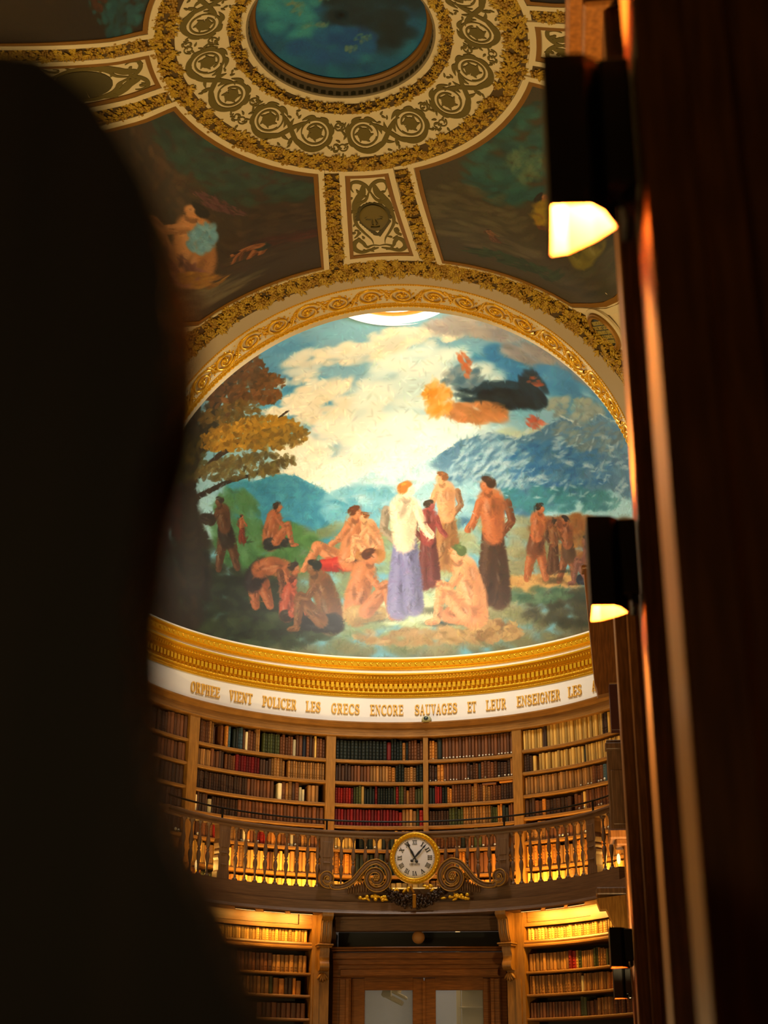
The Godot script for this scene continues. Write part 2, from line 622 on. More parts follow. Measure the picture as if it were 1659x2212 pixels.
func brush(c: Color, kind: int, ang: int) -> Image:
	var key := [int(c.r * 40), int(c.g * 40), int(c.b * 40), int(c.a * 10), kind, ang]
	if brushes.has(key):
		return brushes[key]
	var n := 24
	var d := PackedByteArray()
	d.resize(n * n * 4)
	var ca := cos(ang * PI / 12.0)
	var sa := sin(ang * PI / 12.0)
	var asp: float = [1.0, 0.5, 0.28][kind % 3]
	var hard := kind >= 3
	var r8 := int(clampf(c.r, 0, 1) * 255)
	var g8 := int(clampf(c.g, 0, 1) * 255)
	var b8 := int(clampf(c.b, 0, 1) * 255)
	for j in n:
		for i in n:
			var x := (i + 0.5) / n * 2.0 - 1.0
			var y := (j + 0.5) / n * 2.0 - 1.0
			var u := x * ca + y * sa
			var w := (-x * sa + y * ca) / asp
			var q := 1.0 - sqrt(u * u + w * w)
			var al := clampf(q * (3.5 if hard else 1.4), 0.0, 1.0)
			if not hard:
				al = al * al * (3.0 - 2.0 * al)
			var o := (j * n + i) * 4
			d[o] = r8
			d[o + 1] = g8
			d[o + 2] = b8
			d[o + 3] = int(al * c.a * 255)
	var im := Image.create_from_data(n, n, false, Image.FORMAT_RGBA8, d)
	brushes[key] = im
	return im

# kind 0 round, 1 oval, 2 long; +3 crisp.  size = length in canvas units
func dab(x: float, y: float, size: float, c: Color, kind := 0, deg := 0.0) -> void:
	var px := int(maxf(2.0, size * cvk))
	var im: Image = brush(c, kind, posmod(roundi(deg / 15.0), 12)).duplicate()
	im.resize(px, px, Image.INTERPOLATE_BILINEAR)
	cv.blend_rect(im, Rect2i(0, 0, px, px), Vector2i(int(x * cvk) - px / 2, int(y * cvk) - px / 2))

func mix2(a: Color, b: Color, j := 0.04) -> Color:
	var c := a.lerp(b, rng.randf())
	var k := rng.randf_range(-j, j)
	return Color(c.r + k, c.g + k, c.b + k, c.a)

func scumble(x: float, y: float, rx: float, ry: float, n: int, a: Color, b: Color, size: float, kind := 1, deg := 0.0, spread := 25.0) -> void:
	for i in n:
		var r := sqrt(rng.randf())
		var t := rng.randf() * TAU
		dab(x + rx * r * cos(t), y + ry * r * sin(t), size * rng.randf_range(0.6, 1.25), mix2(a, b), kind, deg + rng.randf_range(-spread, spread))

func stroke(pts: Array, w0: float, w1: float, c: Color, d: Color, kind := 3) -> void:
	for i in range(0, pts.size() - 2, 2):
		var a := Vector2(pts[i], pts[i + 1])
		var b := Vector2(pts[i + 2], pts[i + 3])
		var n := int(maxf(2, a.distance_to(b) / (minf(w0, w1) * 0.35)))
		for k in n:
			var f := (i / 2.0 + float(k) / n) / (pts.size() / 2.0 - 1.0)
			var p := a.lerp(b, float(k) / n)
			dab(p.x, p.y, lerpf(w0, w1, f) * 1.25, mix2(c, d, 0.015), kind)

func ridge(pts: Array, depth: float, a: Color, b: Color, top: Color, n := 1.0) -> void:   # a range of hills under a skyline
	for i in range(0, pts.size() - 2, 2):
		var p := Vector2(pts[i], pts[i + 1])
		var q := Vector2(pts[i + 2], pts[i + 3])
		var m := int(p.distance_to(q) * 0.35 * n)
		var ang := rad_to_deg((q - p).angle())
		for k in m:
			var e := p.lerp(q, float(k) / m)
			for h in 6:
				var f := (h + rng.randf()) / 6.0
				dab(e.x + rng.randf_range(-4, 4), e.y + 9 + f * depth, rng.randf_range(22, 44), mix2(a, b, 0.03), 1, ang + rng.randf_range(-30, 30))
			dab(e.x, e.y + 8, 20, mix2(a, b, 0.02), 4, ang)
			if rng.randf() < 0.6:
				dab(e.x, e.y + 5, rng.randf_range(12, 24), top, 2, ang + rng.randf_range(-25, 25))

# a loose painted passer-by: only patches of skin and cloth, no likeness
func staffage(x: float, y: float, h: float, skin: Color, cloth: Color, pose: int, hair: Color, flip := 1.0) -> void:
	var sh := skin.darkened(0.35)
	var hi := skin.lightened(0.18)
	var k := h / 100.0
	var P2 := func(a: float, b: float) -> Vector2: return Vector2(x + flip * a * k, y - b * k)
	var form := func(a: Array, w0: float, w1: float, c: Color) -> void:
		var pts := []
		var n := a.size() / 2
		for i in n:
			pts.append(P2.call(a[i * 2], a[i * 2 + 1]))
		var dark := c.darkened(0.5)
		var mid := c.darkened(0.22)
		var lite := c.lightened(0.25)
		var ln := 0.0
		for i in n - 1: ln += (pts[i] as Vector2).distance_to(pts[i + 1])
		var steps := int(maxf(6, ln / (minf(w0, w1) * k * 0.16)))
		for pass_ in 4:
			for j in steps:
				var f := float(j) / (steps - 1)
				var g := f * (n - 1)
				var i := mini(int(g), n - 2)
				var e: Vector2 = (pts[i] as Vector2).lerp(pts[i + 1], g - i)
				var d: Vector2 = ((pts[i + 1] as Vector2) - (pts[i] as Vector2)).normalized()
				var side := Vector2(-d.y, d.x)
				if side.x < 0: side = -side
				var w := lerpf(w0, w1, f) * k
				if pass_ == 0: dab(e.x, e.y, w * 1.22, Color(c.r, c.g, c.b, 0.9), 3)
				elif pass_ == 1: dab(e.x + side.x * w * 0.34, e.y + side.y * w * 0.34 + w * 0.06, w * 0.75, Color(dark.r, dark.g, dark.b, 0.16), 0)
				elif pass_ == 2: dab(e.x + side.x * w * 0.12, e.y + side.y * w * 0.12, w * 0.6, Color(mid.r, mid.g, mid.b, 0.14), 0)
				else: dab(e.x - side.x * w * 0.24, e.y - side.y * w * 0.24, w * 0.5, Color(lite.r, lite.g, lite.b, 0.16), 0)
		# a few folds or muscles
		for j in int(maxf(2, ln / (12 * k))):
			var f2 := rng.randf()
			var i2 := mini(int(f2 * (n - 1)), n - 2)
			var e2: Vector2 = (pts[i2] as Vector2).lerp(pts[i2 + 1], f2 * (n - 1) - i2)
			var d2: float = rad_to_deg(((pts[i2 + 1] as Vector2) - (pts[i2] as Vector2)).angle())
			var w2 := lerpf(w0, w1, f2) * k
			dab(e2.x + rng.randf_range(-0.3, 0.3) * w2, e2.y, w2 * 1.0, Color(dark.r, dark.g, dark.b, 0.5), 2, d2 + rng.randf_range(-20, 20))
			dab(e2.x + rng.randf_range(-0.3, 0.3) * w2, e2.y, w2 * 0.8, Color(lite.r, lite.g, lite.b, 0.45), 2, d2 + rng.randf_range(-20, 20))
	var head := func(a: float, b: float, s: float) -> void:
		var c: Vector2 = P2.call(a, b)
		dab(c.x - flip * s * k * 0.1, c.y + s * k * 0.55, s * k * 0.75, Color(sh.r, sh.g, sh.b, 0.9), 3)
		dab(c.x, c.y, s * k * 1.3, Color(skin.r, skin.g, skin.b, 1.0), 4, 90)
		dab(c.x, c.y, s * k * 1.1, Color(skin.r, skin.g, skin.b, 1.0), 3)
		dab(c.x + flip * s * k * 0.18, c.y - s * k * 0.05, s * k * 0.6, Color(hi.r, hi.g, hi.b, 0.6), 0)
		dab(c.x + flip * s * k * 0.2, c.y + s * k * 0.02, s * k * 0.28, Color(sh.r, sh.g, sh.b, 0.7), 2)
		dab(c.x - flip * s * k * 0.12, c.y - s * k * 0.40, s * k * 1.15, Color(hair.r, hair.g, hair.b, 1.0), 4, -12.0 * flip)
		dab(c.x - flip * s * k * 0.34, c.y - s * k * 0.18, s * k * 0.85, Color(hair.r, hair.g, hair.b, 1.0), 3)
		dab(c.x - flip * s * k * 0.22, c.y - s * k * 0.45, s * k * 0.6, Color(hair.r * 1.5 + 0.05, hair.g * 1.5 + 0.04, hair.b * 1.5 + 0.02, 0.5), 1, -20.0 * flip)
	# a soft shadow on the ground
	for j in 5:
		dab(x + flip * (10 + j * 6) * k, y - 1.0 * k, 30 * k, Color(0.10, 0.10, 0.07, 0.25), 2, 0)
	if pose == 0:      # standing, robe to the ground
		form.call([-12, 76, -15, 62, -6, 52], 6, 5, sh)
		form.call([-5, 3, -4, 22, -2, 40, 0, 54], 17, 13, cloth)
		form.call([6, 4, 5, 24, 3, 44, 2, 54], 14, 12, cloth)
		form.call([0, 52, 0, 62, 1, 72, 1, 77], 15, 20, skin)
		form.call([10, 76, 15, 62, 20, 56], 6, 5, skin)
		head.call(4, 89, 11)
	elif pose == 1:    # seated on the ground, knees drawn up
		form.call([-10, 8, -9, 26, -4, 42, 0, 54], 26, 22, skin)
		form.call([-14, 6, 2, 8, 16, 8], 20, 14, cloth)
		form.call([0, 10, 14, 26, 22, 36], 15, 12, skin)
		form.call([22, 36, 25, 18, 27, 4], 10, 7, skin)
		form.call([27, 3, 36, 2], 7, 5, skin)
		form.call([4, 50, 14, 36, 24, 38], 8, 6, skin)
		head.call(7, 67, 14)
	elif pose == 2:    # leaning on one arm, stretched out
		form.call([4, 10, -16, 22, -30, 30], 18, 13, skin)
		form.call([-30, 30, -40, 14, -48, 4], 11, 7, skin)
		form.call([-26, 8, -10, 8, 6, 10], 12, 18, cloth)
		form.call([6, 12, 10, 28, 14, 44, 16, 52], 24, 24, skin)
		form.call([26, 50, 30, 30, 28, 8], 9, 7, skin)
		form.call([6, 50, -4, 38, -14, 32], 8, 6, skin)
		head.call(17, 66, 14)
	elif pose == 3:    # walking with a bundle
		form.call([-12, 2, -9, 22, -2, 44], 8, 14, skin)
		form.call([14, 2, 9, 22, 3, 44], 8, 14, skin)
		form.call([-2, 38, 1, 50, 1, 54], 22, 17, cloth)
		form.call([1, 54, 2, 64, 3, 76], 15, 19, skin)
		form.call([10, 74, 18, 62, 26, 66], 7, 5, skin)
		form.call([20, 66, 30, 70], 15, 12, cloth)
		head.call(7, 88, 11)
	else:              # bending to the ground
		form.call([-14, 2, -15, 20, -10, 40], 9, 18, skin)
		form.call([4, 2, -1, 20, -6, 40], 9, 18, skin)
		form.call([-16, 30, -10, 42, -2, 48], 22, 22, cloth)
		form.call([-6, 46, 8, 50, 22, 46], 20, 20, skin)
		form.call([24, 44, 30, 26, 30, 6], 8, 6, skin)
		form.call([18, 42, 20, 24, 18, 6], 8, 6, sh)
		head.call(36, 44, 13)

func canvas(size: int, c: Color) -> void:
	cv = Image.create_empty(size, size, false, Image.FORMAT_RGBA8)
	cv.fill(c)
	cvk = size / 1000.0

# go over the whole canvas with short strokes of its own colours, as a brush would
func repaint(n: int, size: float, y0 := 0.0, y1 := 1000.0) -> void:
	var src := cv.duplicate()
	var q := func(v: float) -> float: return roundf(v * 20.0) / 20.0
	for i in n:
		var x := rng.randf() * 999.0
		var y := rng.randf_range(y0, y1 - 1.0)
		var c: Color = src.get_pixel(int(x * cvk), int(y * cvk))
		if c.r < 0.04 and c.g < 0.04 and c.b < 0.04:
			continue
		var f := rng.randf_range(0.86, 1.14)
		dab(x + rng.randf_range(-2, 2), y + rng.randf_range(-2, 2), size * rng.randf_range(0.6, 1.4), Color(q.call(c.r * f), q.call(c.g * f), q.call(c.b * f * 0.98), 0.6), 2, [0.0, 45.0, 90.0, 135.0][rng.randi() % 4])

func canvas_mat(rough := 0.5) -> StandardMaterial3D:
	cv.convert(Image.FORMAT_RGB8)
	var m := mat(Color.WHITE, rough)
	m.albedo_texture = ImageTexture.create_from_image(cv)
	m.texture_repeat = false
	return m

const HS := 10.286      # springing of the arch and the half-dome
const RM := 4.80        # radius of the painted half-dome

func apse_mural() -> void:
	var C := func(r: float, g: float, b: float, a := 1.0) -> Color: return Color(r, g, b, a)
	canvas(2048, Color(0.40, 0.62, 0.68))
	# sky
	for i in 26:
		var f := i / 25.0
		var c := Color(0.30, 0.47, 0.55).lerp(Color(0.62, 0.78, 0.78), f)
		for k in 30:
			dab(rng.randf() * 1000, 110 + f * 420, 90, mix2(Color(c.r, c.g, c.b, 0.8), Color(c.r * 0.93, c.g * 0.97, c.b, 0.8), 0.02), 1, rng.randf_range(-15, 15))
	# blue openings
	scumble(300, 268, 70, 55, 110, Color(0.20, 0.44, 0.56, 0.6), Color(0.32, 0.56, 0.66, 0.5), 55, 1, -10)
	scumble(350, 335, 60, 26, 60, Color(0.18, 0.46, 0.60, 0.6), Color(0.30, 0.60, 0.70, 0.6), 45, 1, 5)
	scumble(690, 300, 110, 40, 120, Color(0.12, 0.38, 0.55, 0.7), Color(0.22, 0.50, 0.64, 0.6), 50, 1, 5)
	scumble(790, 340, 60, 60, 110, Color(0.14, 0.38, 0.52, 0.7), Color(0.24, 0.50, 0.62, 0.6), 45, 1, 20)
	# clouds, their pale cream centre also standing in for lamp glare
	var warm := Color(0.86, 0.80, 0.66, 0.75)
	var pale := Color(0.92, 0.88, 0.76, 0.7)
	scumble(420, 272, 90, 15, 80, warm, Color(0.74, 0.75, 0.68, 0.6), 38, 1, -8)
	scumble(520, 250, 70, 16, 60, warm, Color(0.70, 0.70, 0.64, 0.6), 36, 1, -15)
	scumble(350, 300, 50, 12, 30, Color(0.70, 0.76, 0.72, 0.5), warm, 30, 1, -10)
	scumble(400, 345, 75, 32, 130, warm, pale, 40, 1, -20)
	scumble(330, 350, 40, 14, 34, pale, warm, 28, 1, 0)
	scumble(450, 420, 130, 45, 240, pale, Color(0.96, 0.92, 0.82, 0.8), 55, 1, -5)
	scumble(540, 360, 110, 90, 240, Color(0.74, 0.83, 0.80, 0.5), Color(0.90, 0.90, 0.80, 0.5), 60, 1, -15)
	scumble(480, 460, 190, 26, 220, Color(0.97, 0.93, 0.84, 0.8), Color(0.90, 0.86, 0.76, 0.7), 50, 1, 0)
	scumble(640, 232, 90, 22, 110, Color(0.47, 0.46, 0.46, 0.7), Color(0.62, 0.58, 0.52, 0.6), 44, 1, 8)
	scumble(735, 275, 80, 18, 90, Color(0.42, 0.42, 0.42, 0.7), Color(0.58, 0.54, 0.48, 0.6), 40, 1, 14)
	scumble(840, 300, 70, 26, 80, Color(0.34, 0.38, 0.40, 0.7), Color(0.50, 0.50, 0.46, 0.6), 40, 1, 25)
	scumble(765, 362, 50, 20, 60, Color(0.40, 0.46, 0.44, 0.7), Color(0.58, 0.60, 0.50, 0.6), 32, 1, -30)
	scumble(730, 420, 110, 28, 130, Color(0.60, 0.68, 0.58, 0.6), Color(0.74, 0.76, 0.62, 0.6), 40, 1, -22)
	# one dark wind-blown cloud with a warm under-side
	scumble(640, 345, 62, 20, 150, Color(0.03, 0.11, 0.14, 0.7), Color(0.08, 0.22, 0.28, 0.6), 44, 2, 10, 14)
	scumble(660, 352, 50, 13, 60, Color(0.02, 0.07, 0.09, 0.8), Color(0.04, 0.13, 0.16, 0.7), 34, 1, 14, 14)
	scumble(586, 318, 30, 16, 60, Color(0.16, 0.34, 0.44, 0.7), Color(0.55, 0.56, 0.52, 0.7), 26, 1, -30)
	scumble(604, 374, 44, 14, 80, Color(0.55, 0.36, 0.18, 0.75), Color(0.78, 0.48, 0.26, 0.7), 32, 1, 14, 14)
	scumble(546, 352, 20, 26, 70, Color(0.80, 0.50, 0.12, 0.75), Color(0.88, 0.64, 0.32, 0.7), 24, 1, -40, 40)
	scumble(592, 296, 8, 22, 22, Color(0.74, 0.40, 0.22, 0.75), Color(0.62, 0.32, 0.18, 0.7), 18, 1, 70)
	scumble(694, 334, 20, 26, 60, Color(0.03, 0.10, 0.13, 0.75), Color(0.06, 0.18, 0.22, 0.7), 30, 1, 60)
	scumble(700, 322, 12, 8, 14, Color(0.56, 0.26, 0.16, 0.7), Color(0.44, 0.20, 0.12, 0.7), 16, 1, 0)
	scumble(690, 388, 14, 9, 20, Color(0.74, 0.36, 0.26, 0.7), Color(0.60, 0.28, 0.18, 0.7), 18, 1, 40)
	# far mountains
	ridge([400, 470, 445, 452, 480, 462, 520, 440, 560, 425], 46, Color(0.58, 0.74, 0.76, 0.7), Color(0.80, 0.86, 0.82, 0.6), Color(0.92, 0.92, 0.86, 0.7))
	ridge([545, 430, 575, 412, 620, 400, 660, 408, 700, 395, 740, 372, 770, 384, 810, 360, 850, 372, 900, 350], 110, Color(0.20, 0.36, 0.46, 0.8), Color(0.34, 0.52, 0.60, 0.7), Color(0.74, 0.76, 0.70, 0.8))
	scumble(620, 455, 70, 40, 120, Color(0.44, 0.60, 0.66, 0.6), Color(0.66, 0.76, 0.76, 0.6), 30, 2, -35)
	scumble(730, 450, 90, 40, 160, Color(0.12, 0.34, 0.52, 0.7), Color(0.20, 0.44, 0.58, 0.6), 32, 2, -25)
	scumble(790, 400, 70, 25, 90, Color(0.30, 0.38, 0.40, 0.7), Color(0.48, 0.54, 0.50, 0.6), 28, 2, -30)
	scumble(720, 500, 110, 18, 130, Color(0.16, 0.40, 0.46, 0.7), Color(0.22, 0.50, 0.50, 0.6), 28, 1, -8)
	for i in 130:
		dab(rng.randf_range(560, 860), rng.randf_range(400, 500), rng.randf_range(12, 34), Color(0.66, 0.74, 0.74, 0.5), 2, rng.randf_range(-60, 20))
	ridge([235, 440, 270, 452, 305, 444, 335, 450, 365, 470, 395, 492, 420, 505], 70, Color(0.12, 0.42, 0.54, 0.8), Color(0.24, 0.54, 0.60, 0.8), Color(0.30, 0.60, 0.68, 0.7))
	scumble(430, 505, 60, 30, 90, Color(0.30, 0.58, 0.66, 0.6), Color(0.52, 0.72, 0.74, 0.6), 34, 1, 0)
	scumble(560, 500, 70, 26, 80, Color(0.46, 0.66, 0.70, 0.6), Color(0.66, 0.78, 0.76, 0.6), 34, 1, 0)
	# plain and ground
	for i in 900:
		var x := rng.randf_range(60, 880)
		var y := rng.randf_range(530, 760)
		var f := clampf(absf(x - 510) / 300.0, 0, 1)
		var c := Color(0.68, 0.72, 0.52).lerp(Color(0.17, 0.20, 0.12), f) if x < 510 else Color(0.72, 0.72, 0.54).lerp(Color(0.34, 0.29, 0.19), f)
		c = c.lerp(Color(0.36, 0.30, 0.20), clampf((y - 690) / 60.0, 0, 0.7))
		c.a = 0.75
		dab(x, y, rng.randf_range(30, 60), mix2(c, Color(c.r * 0.8, c.g * 0.85, c.b * 0.8, 0.75), 0.03), 1, rng.randf_range(-15, 15))
	scumble(500, 655, 100, 20, 120, Color(0.66, 0.76, 0.60, 0.7), Color(0.82, 0.82, 0.64, 0.7), 40, 1, 0)
	scumble(690, 622, 70, 9, 50, Color(0.66, 0.48, 0.26, 0.8), Color(0.74, 0.58, 0.34, 0.8), 34, 1, -4, 8)
	scumble(740, 540, 60, 16, 60, Color(0.44, 0.26, 0.13, 0.8), Color(0.56, 0.36, 0.16, 0.8), 34, 1, -6)
	scumble(770, 575, 50, 18, 50, Color(0.40, 0.23, 0.14, 0.8), Color(0.60, 0.40, 0.16, 0.8), 34, 1, -6)
	scumble(760, 660, 90, 26, 110, Color(0.15, 0.18, 0.14, 0.7), Color(0.28, 0.26, 0.18, 0.7), 38, 1, -10)
	scumble(690, 640, 60, 10, 50, Color(0.18, 0.30, 0.22, 0.7), Color(0.34, 0.44, 0.32, 0.7), 26, 1, -10)
	scumble(520, 695, 110, 12, 90, Color(0.55, 0.42, 0.24, 0.7), Color(0.74, 0.60, 0.40, 0.7), 30, 1, 4)
	scumble(620, 690, 40, 14, 50, Color(0.72, 0.58, 0.36, 0.8), Color(0.46, 0.33, 0.2, 0.8), 24, 4, 10)
	scumble(300, 560, 60, 40, 150, Color(0.18, 0.34, 0.16, 0.7), Color(0.30, 0.46, 0.24, 0.7), 34, 1, 0)
	scumble(200, 640, 130, 60, 320, Color(0.05, 0.08, 0.05, 0.7), Color(0.13, 0.17, 0.09, 0.7), 40, 1, 0)
	scumble(280, 680, 110, 24, 140, Color(0.08, 0.12, 0.08, 0.7), Color(0.20, 0.26, 0.15, 0.7), 34, 1, 0)
	# wood at the left
	scumble(240, 520, 40, 60, 160, Color(0.20, 0.36, 0.20, 0.7), Color(0.30, 0.48, 0.30, 0.7), 34, 1, 70)
	scumble(120, 560, 70, 130, 320, Color(0.06, 0.05, 0.03, 0.8), Color(0.15, 0.10, 0.05, 0.8), 44, 1, 80)
	scumble(110, 480, 40, 60, 70, Color(0.24, 0.08, 0.03, 0.6), Color(0.16, 0.06, 0.03, 0.6), 40, 1, 80)
	stroke([165, 600, 158, 520, 165, 430, 190, 360, 230, 300, 270, 262], 30, 8, Color(0.08, 0.06, 0.04), Color(0.15, 0.11, 0.06))
	stroke([165, 430, 130, 360, 110, 300], 16, 8, Color(0.09, 0.07, 0.04), Color(0.14, 0.10, 0.06))
	stroke([172, 440, 220, 405, 280, 385, 330, 352], 10, 3, Color(0.12, 0.09, 0.05), Color(0.22, 0.15, 0.08))
	stroke([168, 470, 230, 450, 300, 440], 9, 3, Color(0.10, 0.08, 0.05), Color(0.18, 0.13, 0.08))
	scumble(150, 330, 70, 110, 380, Color(0.08, 0.09, 0.05, 0.85), Color(0.20, 0.16, 0.07, 0.8), 26, 4, 30, 60)
	scumble(250, 290, 55, 45, 320, Color(0.20, 0.13, 0.05, 0.85), Color(0.42, 0.25, 0.08, 0.85), 17, 4, 0, 80)
	scumble(300, 312, 24, 26, 110, Color(0.24, 0.16, 0.06, 0.85), Color(0.46, 0.27, 0.09, 0.85), 14, 4, 0, 80)
	scumble(235, 345, 50, 22, 150, Color(0.24, 0.20, 0.08, 0.8), Color(0.44, 0.32, 0.10, 0.8), 14, 4, 0, 80)
	scumble(265, 380, 80, 24, 400, Color(0.42, 0.30, 0.05, 0.9), Color(0.70, 0.50, 0.10, 0.9), 14, 4, 0, 80)
	scumble(310, 392, 48, 18, 160, Color(0.34, 0.26, 0.08, 0.85), Color(0.62, 0.46, 0.12, 0.85), 13, 4, 0, 80)
	scumble(255, 430, 80, 18, 230, Color(0.26, 0.22, 0.10, 0.8), Color(0.44, 0.38, 0.18, 0.8), 14, 4, 0, 80)
	scumble(150, 400, 44, 40, 130, Color(0.14, 0.15, 0.06, 0.8), Color(0.36, 0.29, 0.07, 0.8), 16, 4, 0, 80)
	# people in the meadow, small and loosely brushed
	var s1 := Color(0.72, 0.44, 0.26)
	var s2 := Color(0.58, 0.32, 0.18)
	var s3 := Color(0.84, 0.58, 0.38)
	var dk := Color(0.15, 0.11, 0.09)
	staffage(222, 585, 120, Color(0.32, 0.19, 0.10), Color(0.14, 0.10, 0.07), 3, dk, -1.0)
	staffage(248, 545, 44, s2, Color(0.40, 0.14, 0.08), 0, dk)
	staffage(735, 622, 104, Color(0.50, 0.28, 0.15), Color(0.30, 0.20, 0.12), 3, dk, -1.0)
	staffage(682, 618, 118, Color(0.62, 0.34, 0.18), Color(0.38, 0.22, 0.11), 3, dk)
	staffage(772, 625, 96, Color(0.46, 0.28, 0.22), Color(0.06, 0.10, 0.16), 1, dk, -1.0)
	staffage(710, 606, 80, Color(0.44, 0.26, 0.14), Color(0.30, 0.17, 0.09), 0, dk)
	staffage(300, 556, 88, s2, Color(0.10, 0.11, 0.11), 1, dk)
	staffage(398, 596, 124, s1, Color(0.66, 0.12, 0.05), 2, Color(0.34, 0.18, 0.08))
	staffage(436, 582, 92, s3, Color(0.66, 0.44, 0.22), 1, Color(0.45, 0.25, 0.1), -1.0)
	staffage(280, 646, 128, s2, Color(0.12, 0.09, 0.09), 4, dk)
	staffage(318, 664, 84, Color(0.60, 0.26, 0.16), Color(0.16, 0.13, 0.09), 1, Color(0.3, 0.13, 0.07))
	staffage(362, 682, 138, Color(0.42, 0.27, 0.14), Color(0.08, 0.08, 0.09), 1, Color(0.07, 0.09, 0.06), -1.0)
	staffage(428, 670, 138, s1, Color(0.64, 0.52, 0.30), 1, Color(0.30, 0.16, 0.08))
	staffage(548, 596, 142, Color(0.84, 0.58, 0.38), Color(0.62, 0.42, 0.24), 0, Color(0.44, 0.26, 0.12), -1.0)
	staffage(520, 622, 128, Color(0.54, 0.22, 0.20), Color(0.40, 0.19, 0.17), 0, dk)
	staffage(616, 650, 190, Color(0.66, 0.36, 0.19), Color(0.28, 0.18, 0.11), 0, Color(0.20, 0.11, 0.06), -1.0)
	staffage(486, 660, 196, Color(0.93, 0.82, 0.66), Color(0.48, 0.47, 0.62), 0, Color(0.70, 0.42, 0.16))
	staffage(572, 678, 150, Color(0.88, 0.60, 0.40), Color(0.80, 0.52, 0.34), 1, Color(0.30, 0.36, 0.2), -1.0)
	repaint(11000, 14.0, 150, 780)
	repaint(16000, 7.0, 420, 760)
	var m := canvas_mat(0.42)
	m.clearcoat_enabled = true
	m.clearcoat = 0.25
	m.clearcoat_roughness = 0.5
	# the surface: a short drum, then a half-dome; mapped by true angle about a point 28 degrees up
	var ct := Vector3(0, sin(deg_to_rad(28.0)), -cos(deg_to_rad(28.0)))
	var cu := Vector3(0, cos(deg_to_rad(28.0)), sin(deg_to_rad(28.0)))
	var pt := func(u: float, w: float) -> Array:
		var th := deg_to_rad(lerpf(-97.0, 97.0, u))
		var y := lerpf(9.41 - HS, 1.303 * RM, w)
		if y < 0.0:
			return [Vector3(sin(th), 0, -cos(th)) * RM + Vector3(0, HS + y, 0), Vector3(sin(th) * cos(y / RM), sin(y / RM), -cos(th) * cos(y / RM))]
		var ph := y / RM
		var d := Vector3(sin(th) * cos(ph), sin(ph), -cos(th) * cos(ph))
		return [d * RM + Vector3(0, HS, 0), d]
	var fn := func(u: float, w: float) -> Vector3: return pt.call(u, w)[0]
	var fu := func(u: float, w: float) -> Vector2:
		var d: Vector3 = pt.call(u, w)[1]
		var a := acos(clampf(d.dot(ct), -1, 1))
		var v := Vector2(d.x, d.dot(cu))
		v = v.normalized() * a / deg_to_rad(170.0)
		return Vector2(0.5 + v.x, 0.5 - v.y)
	var t := thing("mural", "great painted landscape with trees, mountains and figures lining the half-dome of the apse", "mural")
	var b := MB.new()
	b.grid(fn, 150, 100, Vector3(0, 0, 1), fu)
	build(t, "painted_surface", b, m)
	# round skylight at the crown
	var k := thing("skylight", "bright round skylight with a white rim at the crown of the painted half-dome", "skylight", Vector3(0.05, 0, -0.02))
	b = MB.new()
	b.revolve(V2([1.29, 14.90, 1.31, 14.93, 1.31, 15.2, 1.10, 15.08, 1.08, 15.02, 1.24, 14.92]), true, Vector3.ZERO, Vector3.RIGHT, Vector3.BACK, Vector3.UP, 0, 360, 64)
	build(k, "rim", b, M.white)
	b = MB.new()
	b.revolve(V2([1.02, 15.03, 1.09, 15.0, 1.11, 15.05, 1.05, 15.07]), true, Vector3.ZERO, Vector3.RIGHT, Vector3.BACK, Vector3.UP, 0, 360, 64)
	build(k, "inner_ring", b, mat(Color(0.75, 0.42, 0.16), 0.5))
	b = MB.new()
	b.lathe(V2([0.0, 15.03, 1.06, 15.04, 1.06, 15.06, 0.0, 15.07]), Vector3.ZERO, 48)
	build(k, "window_pane", b, glow(Color(1, 0.99, 0.97), 3.0))

# ---- gilded arch between the apse and the domed bay ----
const RX := 0.02

func soffit(z: float) -> float:
	return 4.296 + (z + 0.256) * (4.195 - 4.296) / 1.081

func arch_xf(a: float, z: float, drop := 0.0) -> Transform3D:
	var r := deg_to_rad(a)
	var d := Vector3.UP * cos(r) + Vector3.RIGHT * sin(r)
	var t := Vector3.RIGHT * cos(r) - Vector3.UP * sin(r)
	return Transform3D(Basis(t, Vector3.BACK, -d), Vector3(RX, HS, 0) + d * (soffit(z) - drop) + Vector3(0, 0, z))

